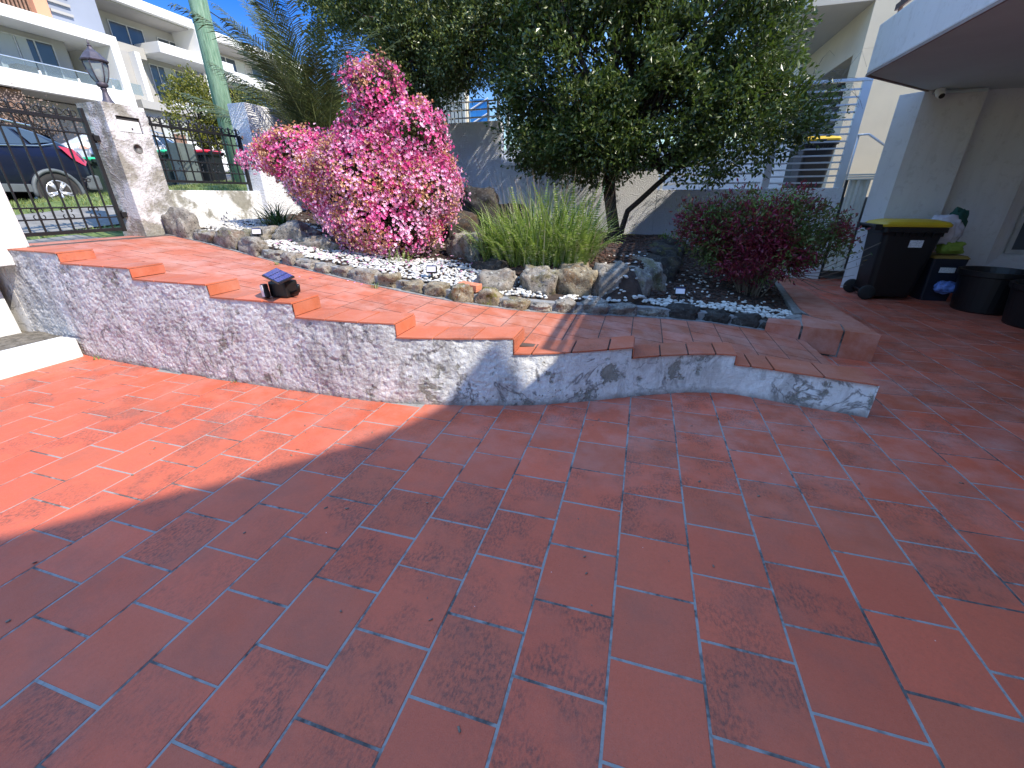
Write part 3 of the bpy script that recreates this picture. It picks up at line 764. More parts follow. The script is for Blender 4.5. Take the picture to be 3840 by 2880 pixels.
# ------------------------------------------------------------------ own house
h = thing('white_house', (4, 6, 0), 'white rendered house on the right with a deep balcony overhang shading the bins', 'house')
MB().prism([(2.418, -8), (9.4, -8), (9.4, 9.3), (4.4, 9.3), (3.63, 8.52), (2.418, 7.23)], 2.845, 3.32).build('balcony_slab', MT['house'], h, bevel=.012)
MB().prism([(2.45, -3.4), (9.3, -3.4), (9.3, 9.25), (4.4, 9.25), (3.66, 8.50), (2.45, 7.21)], 2.828, 2.843).build('soffit', MT['soffit'], h)
for q in ([(2.414, -3.5), (2.436, -3.5), (2.436, 7.222), (2.414, 7.232)], [(2.414, 7.232), (2.436, 7.222), (3.67, 8.50), (3.65, 8.52)]):
    MB().prism(q, 2.815, 2.842).build('drip_edge', MT['band'], h)
MB().prism([(3.42, 8.72), (3.63, 8.51), (4.36, 8.51), (4.36, 9.9), (3.92, 9.9)], -.02, 2.826).build('column', MT['house'], h, bevel=.004)
# wall with a splayed window
X0, X1, Yw = 4.362, 9.3, 8.70
wx, wz = 5.27, .40
MB().box(X0, wx, Yw, Yw + .3, -.02, 2.826).build('wall', MT['house'], h)
MB().box(wx, X1, Yw, Yw + .3, -.02, wz).build('wall', MT['house'], h)
MB().box(wx, X1, Yw, Yw + .3, 2.35, 2.826).build('wall', MT['house'], h)
MB().add([(wx, Yw, wz), (5.62, Yw + .3, .60), (5.62, Yw + .3, 2.35), (wx, Yw, 2.35)], [(0, 1, 2, 3)]).build('window_jamb', MT['house'], h)
MB().add([(wx, Yw, wz), (8.6, Yw, wz), (8.6, Yw + .3, .60), (5.62, Yw + .3, .60)], [(0, 1, 2, 3)]).build('window_sill', MT['house'], h)
wd = MB().box(5.62, 8.6, Yw + .26, Yw + .3, .60, .66).box(5.62, 5.68, Yw + .26, Yw + .3, .66, 2.35).build('window_frame', MT['frame'], h)
MB().box(5.68, 8.6, Yw + .29, Yw + .31, .66, 2.35).build('pane', MT['pane'], wd)
MB().box(6.9, 7.1, -5, 8.69, -.02, 2.826).build('wall', MT['house'], h)  # unseen wall, set close in to darken the floor under the balcony
MB().box(2.6, 6.89, -3.5, -3.3, -.02, 2.826).build('wall', MT['house'], h)  # unseen wall, added to close the near side and darken the floor
MB().box(3.72, 4.33, 8.46, 8.49, 2.775, 2.80).build('conduit', MT['soffit'], h)
# balcony rail above the fascia
MB().box(2.44, 2.47, 2.15, 7.0, 3.475, 3.54).build('handrail', MT['railbrown'], h, bevel=.004)
MB().box(2.44, 2.47, 2.15, 7.0, 3.375, 3.435).build('handrail', MT['railbrown'], h, bevel=.004)
for y in (6.9, 5.3, 3.7, 2.15): MB().box(2.45, 2.48, y, y + .03, 3.30, 3.54).build('rail_post', MT['railbrown'], h)
# unseen roof slab shaped to throw the curved shadow across the drive, and upper storey
pts = [(-2.855, .78), (-2.738, .893), (-2.445, 1.194), (-2.182, 1.432), (-1.949, 1.70), (-1.711, 1.98), (-1.50, 2.30), (-1.367, 2.66)]
zr = 7.0; sx, sy = 1.0, .26
poly = [(x + zr * sx, y - zr * sy) for x, y in pts]
tail = [(-4.1, -.55), (-5.5, -2.4), (-7.5, -5.5)]
poly = [(x + zr, y - zr * sy) for x, y in tail][::-1] + poly
e_ = -zr * sy
poly = poly + [(zr - 1.508, 2.90 + e_), (zr - 1.45, 2.935 + e_), (zr - 1.28, 2.922 + e_), (zr - .75, 2.876 + e_), (12, 2.876 + e_), (12, poly[0][1])]
MB().prism(poly, zr - .25, zr).build('roof', MT['house'], h)
MB().box(7.4, 11.9, -6.5, 1.3, 3.33, zr - .26).build('upper_wall', MT['house'], h)
MB().box(5.92, 12, 7.2, 8.7, zr - .25, zr).build('rear_shade_slab', MT['house'], h)  # unseen slab added to shade the right part of the rear wall
MB().box(7.4, 11.9, 7.3, 8.6, 3.33, zr - .26).build('rear_upper_wall', MT['house'], h)

# camera dome and bins under the overhang
t = thing('security_camera', (3.75, 8.38, 2.8), 'white dome security camera fixed under the balcony soffit', 'camera')
MB().lathe([(.001, .0), (.05, 0), (.055, -.02), (.05, -.06), (.04, -.075)], (3.75, 8.38, 2.826), 20).build('housing', MT['far_white'], t, smooth=True)
MB().lathe([(.05, 0), (.055, .03), (.05, .07), (.035, .10)], (0, 0, 0), 18, m=Matrix.Translation((3.75, 8.38, 2.78)) @ Matrix.Rotation(R(125), 4, 'X')).build('camera_head', MT['far_white'], t, smooth=True)
MB().lathe([(.001, .101), (.034, .101), (.03, .112), (.001, .114)], (0, 0, 0), 18, m=Matrix.Translation((3.75, 8.38, 2.78)) @ Matrix.Rotation(R(125), 4, 'X')).build('lens', MT['dark'], t, smooth=True)

def rrect(hx, hy, r, cx=0, cy=0, n=4):
    p = []
    for (sx_, sy_, a0) in ((1, 1, 0), (-1, 1, 90), (-1, -1, 180), (1, -1, 270)):
        for k in range(n + 1):
            a = R(a0 + 90 * k / n); p.append((cx + sx_ * (hx - r) + r * math.cos(a), cy + sy_ * (hy - r) + r * math.sin(a)))
    return p
def wheelie_bin(label, loc, rz, lidmat, bodymat, sc_=1.0, group=None, sticker=None):
    """front of the bin faces +Y, wheels and handle at -Y"""
    t = thing('wheelie_bin', (0, 0, 0), label, 'bin', group)
    S = sc_
    rings = [(.225, .255, .06, 0, .0, .05), (.232, .265, .06, 0, .01, .10), (.262, .325, .06, 0, .03, .86), (.27, .335, .06, 0, .03, .90), (.295, .36, .05, 0, .03, .905), (.295, .36, .05, 0, .03, .965)]
    mb = MB(); n = 20
    for (hx, hy, r, cx, cy, z) in rings: mb.v += [(x * S, y * S, z * S) for x, y in rrect(hx, hy, r, cx, cy)]
    for i in range(len(rings) - 1):
        for k in range(n): mb.f.append((i * n + k, i * n + (k + 1) % n, (i + 1) * n + (k + 1) % n, (i + 1) * n + k))
    mb.f.append(tuple(range(n))[::-1]); mb.f.append(tuple(range((len(rings) - 1) * n, len(rings) * n)))
    b = mb.build('body', bodymat, t)
    mb = MB(); rr = [(.30, .375, .05, 0, .035, .972), (.305, .38, .05, 0, .035, 1.0), (.285, .355, .07, 0, .035, 1.03), (.20, .26, .08, 0, .035, 1.055)]
    for (hx, hy, r, cx, cy, z) in rr: mb.v += [(x * S, y * S, z * S) for x, y in rrect(hx, hy, r, cx, cy)]
    for i in range(len(rr) - 1):
        for k in range(n): mb.f.append((i * n + k, i * n + (k + 1) % n, (i + 1) * n + (k + 1) % n, (i + 1) * n + k))
    mb.f.append(tuple(range(n))[::-1]); mb.f.append(tuple(range((len(rr) - 1) * n, len(rr) * n)))
    mb.build('lid', lidmat, t, smooth=False)
    mb = MB(); mb.tube([(-.24 * S, -.40 * S, .985 * S), (.24 * S, -.40 * S, .985 * S)], .018 * S)
    mb.box(-.26 * S, -.20 * S, -.42 * S, -.33 * S, .93 * S, 1.0 * S); mb.box(.20 * S, .26 * S, -.42 * S, -.33 * S, .93 * S, 1.0 * S)
    mb.build('handle', bodymat, t, bevel=.004)
    rb_ = MB()
    for q in np.linspace(-.20, .20, 6):
        for sg in (-1, 1): rb_.box(sg * .262 * S, sg * .290 * S, (q + .03 - .006) * S, (q + .03 + .006) * S, .85 * S, .905 * S)
        rb_.box((q - .006) * S, (q + .006) * S, .352 * S, .385 * S, .85 * S, .905 * S)
    rb_.build('rim_ribs', bodymat, t)
    MB().box(-.05 * S, .05 * S, .37 * S, .44 * S, .965 * S, .99 * S).build('lid_grip', bodymat, t, bevel=.005)
    for sx_ in (-1, 1):
        m = Matrix.Translation((sx_ * .25 * S, -.27 * S, .10 * S)) @ Matrix.Rotation(R(90), 4, 'Y')
        MB().lathe([(.03 * S, -.028 * S), (.085 * S, -.028 * S), (.10 * S, -.018 * S), (.10 * S, .018 * S), (.085 * S, .028 * S), (.03 * S, .028 * S)], n=20, m=m).build('wheel', MT['tyre'], t, smooth=True)
    MB().tube([(-.24 * S, -.27 * S, .10 * S), (.24 * S, -.27 * S, .10 * S)], .012 * S).build('axle', MT['iron'], t)
    if sticker:
        sx_, y0, z0, z1, wd = sticker
        MB().box(sx_ * .262 * S - .006, sx_ * .262 * S + .006, y0, y0 + wd, z0, z1).build('sticker', MT['sticker'], t)
    t.location = loc; t.rotation_euler = (0, 0, rz)
    return t
wheelie_bin('black wheelie bin with yellow lid standing under the balcony beside the house column', (3.70, 8.02, 0), R(-90), MT['yellow'], MT['blackplastic'], 1.09, sticker=(1, .02, .78, .88, .16))
wheelie_bin('yellow lidded wheelie bin behind the silver slat screen', (3.06, 10.75, 1.45), R(180), MT['yellow'], MT['blackplastic'], 1.0)
# neighbour-side street bins
b1 = wheelie_bin('green lidded wheelie bin seen through the gate, behind the navy car', (-13.2, 8.25, 1.40), R(90), MT['green'], MT['darkgreenbin'])
b2 = dup(b1, (-13.2, 10.2, 1.72), R(80), 'green lidded wheelie bin behind the fence, half hidden by the grey cabinet')
b3 = dup(b1, (-13.9, 11.3, 1.80), R(95), 'green lidded wheelie bin squeezed between the grey cabinet and the red lidded bin')
b4 = wheelie_bin('red lidded wheelie bin behind the fence, left of the green pole', (-12.6, 10.85, 1.76), R(97), MT['red'], MT['blackplastic'])
for b in (b1, b2, b3, b4): b['group'] = 'wheelie bins out on the street verge'
t = thing('utility_cabinet', (-12.2, 9.75, 1.6), 'grey steel utility cabinet standing between the street bins', 'cabinet')
MB().box(-12.35, -11.95, 9.52, 9.98, 1.5, 2.86).build('body', MT['cabinet'], t, bevel=.012)
MB().box(-11.945, -11.93, 9.56, 9.94, 1.6, 2.76).build('door', MT['cabinet'], t, bevel=.006)

# recycling tub, bags and round planters by the house
t = thing('recycling_tub', (4.42, 8.15, 0), 'dark blue tub with a faded yellow lid between the big bin and the wall', 'tub')
MB().prism(rrect(.17, .2, .03, 4.36, 8.1), 0, .62, rrect(.215, .24, .03, 4.36, 8.1)).build('body', MT['bluebin'], t)
MB().prism(rrect(.23, .25, .03, 4.36, 8.1), .622, .66, rrect(.2, .22, .04, 4.36, 8.1)).build('lid', MT['dullyellow'], t)
MB().box(4.27, 4.46, 7.868, 7.878, .42, .54, Matrix.Identity(4)).build('sticker', MT['sticker'], t)
def crumple(name, c, size, mat, seed, lab, cat):
    v, f = I2
    r_ = 1 - np.abs(2 * fbm(v * 2.3 + seed, 3, seed + 2) - 1)
    d = .80 + .75 * (fbm(v * 1.6 + seed, 3, seed) - .5) + .38 * (r_ - .6)
    v = np.sign(v) * np.abs(v) ** .7
    return tag(npmesh(name, v * d[:, None] * np.array(size) + np.array(c), f, mat, None, True), lab, cat)
crumple('cloth_bag', (4.22, 8.0, .99), (.20, .12, .24), MT['cloth'], 3, 'white cloth with dark fringe print bundled on the blue tub', 'cloth')
crumple('shopping_bag', (4.40, 8.18, 1.06), (.13, .12, .24), MT['greenbag'], 5, 'dark green shopping bag standing behind the white cloth', 'bag')
crumple('shopping_bag', (4.38, 8.02, .76), (.16, .13, .10), MT['lime'], 6, 'lime green bag lying on the yellow lid of the blue tub', 'bag')
crumple('plastic_bag', (4.34, 7.72, .24), (.12, .08, .09), MT['bluebag'], 7, 'blue and white plastic bag on the floor in front of the blue tub', 'bag')
def pot(loc, r, hgt, lab):
    t = thing('planter_tub', loc, lab, 'planter', 'black round planter tubs by the house wall')
    MB().lathe([(r * .80, 0), (r * .86, .02), (r * .98, hgt * .86), (r * 1.05, hgt * .88), (r * 1.06, hgt), (r * .99, hgt), (r * .93, hgt * .80), (.001, hgt * .78)], loc, 36).build('tub', MT['blackplastic'], t, smooth=False)
    MB().lathe([(.001, 0), (r * .93, 0)], (loc[0], loc[1], hgt * .82), 24, caps=False).build('soil', MT['soil'], t)
    MB().box(loc[0] - .16, loc[0] - .07, loc[1] - .02, loc[1] + .05, hgt * .83, hgt * .84).build('label_card', MT['sticker'], t)
    return t
pot((4.62, 7.35, 0), .36, .55, 'black round planter tub by the house wall, just right of the blue tub')
pot((4.78, 6.55, 0), .40, .50, 'black round planter tub closest to the camera at the right edge')

# ------------------------------------------------------------------ gate pillars, low front wall, fence, gate
lp = thing('letterbox_pillar', (-6.4, 4.4, 1.06), 'weathered white gate pillar with a letterbox slot and a round hole', 'pillar')
X = -6.19
mb = MB()
ys = [4.16, 4.273, 4.545, 4.64]; zs = [1.0, 2.255, 2.425, 2.548]
for a in range(3):
    for b in range(3):
        if a == 1 and b == 1: continue
        mb.add([(X, ys[a], zs[b]), (X, ys[a + 1], zs[b]), (X, ys[a + 1], zs[b + 1]), (X, ys[a], zs[b + 1])], [(0, 1, 2, 3)])
mb.add([(X, 4.16, 1), (X, 4.64, 1), (X, 4.64, 2.548), (X, 4.16, 2.548), (-6.6, 4.16, 1), (-6.6, 4.64, 1), (-6.6, 4.64, 2.548), (-6.6, 4.16, 2.548)], [(4, 7, 6, 5), (0, 3, 7, 4), (1, 5, 6, 2), (3, 2, 6, 7)])
d = .022
mb.add([(X, 4.273, 2.255), (X, 4.545, 2.255), (X, 4.545, 2.425), (X, 4.273, 2.425), (X - d, 4.273, 2.255), (X - d, 4.545, 2.255), (X - d, 4.545, 2.425), (X - d, 4.273, 2.425)], [(0, 1, 5, 4), (1, 2, 6, 5), (2, 3, 7, 6), (3, 0, 4, 7)])
mb.build('shaft', MT['pillar'], lp)
MB().box(X - d - .01, X - d + .006, 4.285, 4.535, 2.262, 2.385).build('letterbox_door', MT['pillarwhite'], lp, bevel=.004)
MB().box(X - d - .01, X - d + .002, 4.29, 4.53, 2.388, 2.422).build('letter_slot', MT['dark'], lp)
MB().lathe([(.001, 0), (.009, 0), (.009, .008), (.001, .009)], n=12, m=Matrix.Translation((X - d + .006, 4.43, 2.30)) @ Matrix.Rotation(R(90), 4, 'Y')).build('keyhole', MT['iron'], lp)
m = Matrix.Translation((X + .001, 4.41, 2.085)) @ Matrix.Rotation(R(90), 4, 'Y')
MB().lathe([(.001, .001), (.046, .002), (.050, .004), (.056, .002)], n=24, m=m).build('round_hole', MT['concrete'], lp, smooth=True)
p2 = thing('gate_pillar', (-6.35, 2.7, 1), 'bright white rendered gate pillar on the near side of the iron gate', 'pillar')
MB().box(-6.58, -6.14, 2.50, 2.96, .9, 2.6).build('shaft', MT['pillarwhite'], p2, bevel=.012)
p3 = thing('driveway_pillar', (-6.9, 2.4, .1), 'bright white pillar cut by the left edge, standing in the dirt bed', 'pillar')
MB().box(-7.2, -6.50, 2.28, 2.74, .0, 2.2).build('shaft', MT['pillarwhite'], p3, bevel=.015)
kb = thing('planter_kerb', (-5.6, 0, 0), 'low white rendered kerb edging the dirt bed at the left', 'kerb')
MB().box(-5.75, -5.52, -3.0, 2.69, -.05, .20).build('render', MT['kerbwhite'], kb, bevel=.015)
nx, ny = 40, 90
gx, gy = np.meshgrid(np.linspace(-7.6, -5.74, nx), np.linspace(-3, 2.85, ny), indexing='ij')
gz = .165 + .035 * (fbm(np.stack([gx.ravel() * 9, gy.ravel() * 9, 0 * gx.ravel()], 1), 3).reshape(gx.shape) - .5) * 2
I = (np.arange(nx - 1)[:, None] * ny + np.arange(ny - 1)[None, :]).ravel()
struct(npmesh('planter_dirt', np.stack([gx, gy, gz], -1).reshape(-1, 3), np.stack([I, I + ny, I + ny + 1, I + 1], 1), MT['dirtgrey'], None, True))

lw = thing('low_front_wall', (-6.4, 5.4, 1), 'low white front wall with peeling patches under the iron fence', 'wall')
MB().box(-6.52, -6.30, 4.643, 6.30, .7, 1.62).build('render', MT['wallold'], lw, bevel=.01)

def scroll(cy, cz, r, x, a0, a1, th=.006):
    return MB().tube([(x, cy + r * math.cos(R(a)) * (1 - .25 * k / 14), cz + r * math.sin(R(a)) * (1 - .25 * k / 14)) for k, a in enumerate(np.linspace(a0, a1, 15))], th, 6)
def ironwork(t, x, y0, y1, rails, bars, band, hi, top):
    for z, hh in rails: MB().box(x - .014, x + .014, y0, y1, z - hh, z + hh).build('rail', MT['iron'], t, bevel=.003)
    bme = None
    for y in bars:
        if bme is None: bme = MB().box(x - .008, x + .008, y - .008, y + .008, rails[-1][0], top + .02).build('bar', MT['iron'], t, bevel=.002); y00 = y
        else:
            o = bme.copy(); COL.objects.link(o); o.location = Vector(bme.location) + Vector((0, y - y00, 0)); o.parent = t
    sme = {}
    def sc_at(y, z, key, a0, a1, r):
        if key not in sme:
            o = scroll(y, z, r, x, a0, a1).build('scroll', MT['iron'], t, smooth=True); sme[key] = (o, y, z)
        else:
            b, yy, zz = sme[key]; o = b.copy(); COL.objects.link(o); o.location = Vector(b.location) + Vector((0, y - yy, z - zz)); o.parent = t
    for i, y in enumerate(bars):
        # finial above the top rail
        MB().lathe([(.008, 0), (.017, .02), (.011, .05), (.018, .075), (.014, .095), (.002, .115)], (x, y, top + .0), 8).build('finial', MT['iron'], t, smooth=True)
        sc_at(y - .032, top + .062, 'tl', 300, -40, .030); sc_at(y + .032, top + .062, 'tr', -120, 220, .030)
        if i % 2 == 0:
            for z in band:
                sc_at(y - .030, z[1] - .028, 'al', -20, 250, .026); sc_at(y + .030, z[1] - .028, 'ar', 200, -70, .026)
                sc_at(y - .030, z[0] + .028, 'bl', 20, -250, .026); sc_at(y + .030, z[0] + .028, 'br', 160, 430, .026)
ft = thing('iron_fence', (-6.4, 5.4, 1.62), 'black wrought iron scroll fence on the low white wall', 'fence')
ironwork(ft, -6.4, 4.70, 6.2, [(2.41, .017), (2.275, .008), (2.0, .009), (1.87, .008), (1.735, .017)], [4.83 + .132 * k for k in range(11)], [(2.275, 2.41), (1.87, 2.0)], 0, 2.41)
for y in (4.70, 6.18): MB().box(-6.42, -6.38, y - .022, y + .022, 1.62, 2.42).build('post', MT['iron'], ft, bevel=.004)
MB().tube([(-6.4, 6.2, 2.40), (-6.4, 6.38, 2.37)], .014).build('rail', MT['iron'], ft)
gt_ = thing('iron_gate', (-6.45, 3.6, 1.1), 'black wrought iron scroll gate between the two white pillars', 'gate')
ironwork(gt_, -6.45, 2.98, 4.10, [(2.355, .020), (2.215, .009), (1.425, .008), (1.305, .008), (1.16, .020)], [3.03 + .1345 * k for k in range(8)], [(2.215, 2.355), (1.305, 1.425)], 0, 2.355)
for y in (2.99, 4.09): MB().box(-6.47, -6.43, y - .02, y + .02, 1.13, 2.48).build('stile', MT['iron'], gt_, bevel=.004)
for z in (2.18, 1.33): MB().tube([(-6.45, 4.12, z - .05), (-6.45, 4.12, z + .05)], .022).box(-6.50, -6.40, 4.10, 4.165, z - .03, z + .03).build('hinge', MT['iron'], gt_, bevel=.003)
for (yy, zz) in ((3.1, 1.86), (3.85, 1.72)):
    for k in (0, 1): scroll(yy + .05 * k, zz, .024, -6.45, 0, 350).build('scroll', MT['iron'], gt_, smooth=True)

# lantern on the pillar
lt = thing('post_lantern', (-6.4, 4.39, 2.548), 'old bronze coach lantern with curved glass on top of the letterbox pillar', 'lantern')
L0 = (-6.4, 4.39, 2.548)
MB().lathe([(.085, 0), (.075, .012), (.045, .06), (.030, .12), (.026, .155), (.034, .165), (.028, .18)], L0, 16).build('base', MT['lampmetal'], lt, smooth=True)
MB().lathe([(.028, .18), (.05, .19), (.058, .215), (.050, .235)], L0, 12).build('cup', MT['lampmetal'], lt, smooth=True)
MB().lathe([(.130, .435), (.135, .448), (.115, .47), (.075, .52), (.032, .555), (.018, .58), (.024, .59), (.008, .60), (.012, .615), (.004, .645), (.001, .66)], L0, 8).build('roof', MT['lampmetal'], lt)
MB().lathe([(.05, .236), (.075, .28), (.098, .35), (.108, .41), (.106, .434)], L0, 6, caps=False).build('glass', MT['lampglass'], lt)
for k in range(6):
    a = 2 * math.pi * k / 6
    MB().tube([(L0[0] + r * math.cos(a), L0[1] + r * math.sin(a), L0[2] + z) for r, z in ((.052, .234), (.078, .28), (.101, .35), (.111, .41), (.109, .436))], .006, 6).build('rib', MT['lampmetal'], lt, smooth=True)
MB().lathe([(.02, .236), (.022, .28), (.045, .32), (.045, .36), (.025, .39), (.001, .40)], L0, 14).build('bulb', MT['bulb'], lt, smooth=True)

# ------------------------------------------------------------------ solar lights
sl = thing('solar_floodlight', (-2.84, 2.70, .771), 'black solar floodlight with tilted blue panel sitting on the wall step', 'solar light')
A_ = [Vector(v) for v in ((-2.835, 2.645, .955), (-2.955, 2.92, .965), (-2.63, 2.76, .935), (-2.54, 2.50, .93))]
nn = (A_[1] - A_[0]).cross(A_[3] - A_[0]).normalized(); nn = nn if nn.z > 0 else -nn
MB().add([v for v in A_] + [v - nn * .012 for v in A_], [(0, 1, 2, 3), (7, 6, 5, 4), (0, 4, 5, 1), (1, 5, 6, 2), (2, 6, 7, 3), (3, 7, 4, 0)]).build('panel_frame', MT['blackplastic'], sl, bevel=.002)
for k in range(3):
    f0, f1 = .04 + k * .31, .04 + k * .31 + .295
    q = [A_[0].lerp(A_[3], f0), A_[0].lerp(A_[3], f1), A_[1].lerp(A_[2], f1), A_[1].lerp(A_[2], f0)]
    c_ = sum(q, Vector()) / 4; q = [c_ + (v - c_) * .94 + nn * .003 for v in q]
    MB().add(q, [(0, 1, 2, 3)]).build('solar_cell', MT['solar'], sl)
m = Matrix.Translation((-2.845, 2.635, .830)) @ Matrix.Rotation(R(-30), 4, 'Z') @ Matrix.Rotation(R(-8), 4, 'Y')
MB().box(-.055, .035, -.005, .035, -.055, .055, m).build('lamp_head', MT['blackplastic'], sl, bevel=.012)
MB().box(-.046, .026, -.010, -.004, -.046, .046, m).build('lens', MT['lens'], sl, bevel=.004)
MB().box(-.030, .012, -.013, -.0095, .004, .036, m).build('led_plate', MT['far_white'], sl)
MB().box(-2.83, -2.66, 2.67, 2.81, .772, .902).build('housing', MT['blackplastic'], sl, bevel=.02)
MB().tube([(-2.74, 2.73, .86), (-2.73, 2.71, .935)], .035).build('bracket', MT['blackplastic'], sl)
MB().tube([(-2.68, 2.72, .80), (-2.58, 2.72, .83), (-2.56, 2.70, .88)], .014).build('motion_sensor', MT['blackplastic'], sl, smooth=True)
def stake(loc, rz, lab):
    x, y, z = loc
    t = thing('stake_light', loc, lab, 'garden light', 'small solar stake lights in the pebbles')
    MB().tube([(x, y, z - .05), (x, y, z + .12)], .009).build('stake', MT['blackplastic'], t)
    m = Matrix.Translation((x, y, z + .15)) @ Matrix.Rotation(rz, 4, 'Z') @ Matrix.Rotation(R(-20), 4, 'X')
    MB().box(-.055, .055, -.02, .03, -.035, .035, m).build('head', MT['blackplastic'], t, bevel=.008)
    MB().box(-.047, .047, -.024, -.0205, -.026, .028, m).build('lens', MT['lens'], t)
    MB().box(-.05, .05, -.022, .035, .036, .040, m).build('solar_cell', MT['solar'], t)
stake((-2.08, 4.05, .66), R(15), 'small solar stake light with a pale ribbed lens among the sunlit white pebbles')
stake((-4.62, 4.40, .97), R(30), 'small black solar stake light in the shaded rocks near the gate')
stake((.46, 4.95, .38), R(0), 'small solar stake light with blue top on the shaded pebbles by the red bush')

# ------------------------------------------------------------------ foliage tools
def inside(ells, n, lo=.35, hi=1.0, thr=None, ns=1.6, seed=0, cut=None):
    out = []; vol = np.array([e[3] * e[4] * e[5] for e in ells]); vol = vol / vol.sum(); tot = 0
    while tot < n:
        k = RNG.choice(len(ells), n, p=vol); E = np.array([ells[i] for i in k])
        d = RNG.normal(size=(n, 3)); d /= np.linalg.norm(d, axis=1)[:, None]
        r = lo + (hi - lo) * RNG.uniform(0, 1, n) ** .6
        # lumpy outline
        r = r * (.86 + .30 * fbm(d * 2.2 + E[:, :3], 2, seed))
        p = E[:, :3] + d * r[:, None] * E[:, 3:6]
        keep = np.ones(n, bool)
        if thr is not None: keep &= fbm(p * ns, 3, seed + 3) > thr
        if cut is not None: keep &= cut(p)
        out.append(np.concatenate([p, d], 1)[keep]); tot += keep.sum()
    return np.concatenate(out)[:n]
def frames(D):
    n = len(D); D = D / np.linalg.norm(D, axis=1)[:, None]
    a = RNG.normal(size=(n, 3)); U = np.cross(D, a); U /= np.linalg.norm(U, axis=1)[:, None]
    return D, U, np.cross(D, U)
def leaves(name, P0, D, L, W, mat, parent, fold=.25, droop=0.0):
    """one folded leaf (two faces) at each point: P0 base, D direction, L length, W width"""
    D, U, Nn = frames(D); L = L[:, None]; W = W[:, None]
    base = P0; tip = P0 + D * L; tip[:, 2] -= droop * L[:, 0]
    mid = P0 + D * L * .5 - Nn * W * fold
    a = mid + U * W * .5 + Nn * W * fold * 1.6; b = mid - U * W * .5 + Nn * W * fold * 1.6
    n = len(P0)
    V = np.stack([base, a, tip, b], 1).reshape(-1, 3)
    o = np.arange(n) * 4
    F = np.concatenate([np.stack([o, o + 1, o + 2], 1), np.stack([o, o + 2, o + 3], 1)])
    return npmesh(name, V, F, mat, parent)
def clusters(tips, k, spread):
    n = len(tips)
    P_ = np.repeat(tips[:, :3], k, 0); D_ = np.repeat(tips[:, 3:6], k, 0)
    return P_ + RNG.normal(size=(n * k, 3)) * spread, D_ + RNG.normal(size=(n * k, 3)) * .9 + np.array([0, 0, .25])
def limbs(mb, root, targets, r0, seed, jit=.12, n=6):
    rr = random.Random(seed)
    for tgt in targets:
        a = Vector(root); b = Vector(tgt[:3]); k = 7; pts = []
        for i in range(k):
            f = i / (k - 1); p = a.lerp(b, f); p.z += .25 * math.sin(f * math.pi) * (b - a).length * .2
            if 0 < i < k - 1: p += Vector((rr.uniform(-1, 1), rr.uniform(-1, 1), rr.uniform(-1, 1))) * jit
            pts.append(p)
        mb.tube(pts, [max(.004, r0 * (1 - .88 * i / (k - 1))) for i in range(k)], n)

# right (front) camellia-like tree
tr = thing('camellia_tree', (-.53, 8.35, .76), 'dark glossy leaved evergreen tree with a leaning double trunk in front of the rear wall', 'tree')
mb = MB()
mb.tube([(-.50, 8.38, .70), (-.53, 8.38, .95), (-.62, 8.36, 1.35), (-.68, 8.34, 1.7), (-.62, 8.3, 2.2), (-.45, 8.25, 2.7)], [.125, .105, .10, .115, .09, .06], 12)
mb.build('trunk', MT['bark'], tr, smooth=True)
mb = MB(); mb.tube([(-.42, 8.36, .70), (-.38, 8.34, .95), (-.31, 8.3, 1.25), (-.12, 8.25, 1.42), (.15, 8.2, 1.68), (.45, 8.1, 1.95), (.9, 8.0, 2.3)], [.06, .05, .048, .045, .042, .035, .02], 10)
mb.build('trunk', MT['bark'], tr, smooth=True)
EL2 = [(-.75, 8.0, 2.75, 1.75, .95, .9), (-1.6, 7.9, 2.7, .95, .8, .85), (-1.9, 8.2, 3.6, .9, .9, .8), (-.7, 8.0, 2.35, 1.55, .95, .72), (-1.0, 8.0, 3.3, 1.6, 1.0, .85), (.3, 8.0, 3.2, 1.4, 1.0, 1.0), (1.2, 8.0, 2.5, .95, .85, .85), (1.05, 8.1, 3.5, .85, .85, .8), (.2, 8.1, 4.3, 1.7, 1.1, .8), (-1.2, 8.1, 4.4, 1.5, 1.1, .8), (1.75, 7.9, 2.45, .6, .6, .45), (.75, 7.9, 1.95, .8, .6, .34), (-1.7, 7.9, 2.1, .75, .6, .35)]
def crown_gaps(p):
    # openings where the sky shows between the limbs
    k = np.ones(len(p), bool)
    for (cx, cz, rx, rz) in ((-.46, 3.20, .26, .22), (-.40, 3.70, .18, .17), (.25, 3.48, .16, .20), (-.86, 3.72, .16, .15), (.57, 3.75, .14, .16)):
        k &= ((p[:, 0] - cx) / rx) ** 2 + ((p[:, 2] - cz) / rz) ** 2 + .8 * (fbm(p * 4, 2, 61) - .5) > 1
    return k
tips = inside(EL2, 7200, .3, 1.0, .41, 1.5, 4, cut=crown_gaps)
mb = MB(); sel = tips[RNG.choice(len(tips), 130, replace=False)]
limbs(mb, (-.6, 8.3, 2.1), sel[:60], .045, 1); limbs(mb, (.2, 8.2, 1.9), sel[60:90], .03, 2); limbs(mb, (-.3, 8.2, 2.9), sel[90:], .035, 3)
mb.build('branches', MT['bark'], tr, smooth=True)
P_, D_ = clusters(tips, 13, .065)
leaves('crown', P_, D_, RNG.uniform(.055, .10, len(P_)), RNG.uniform(.028, .046, len(P_)), MT['leaf'], tr)

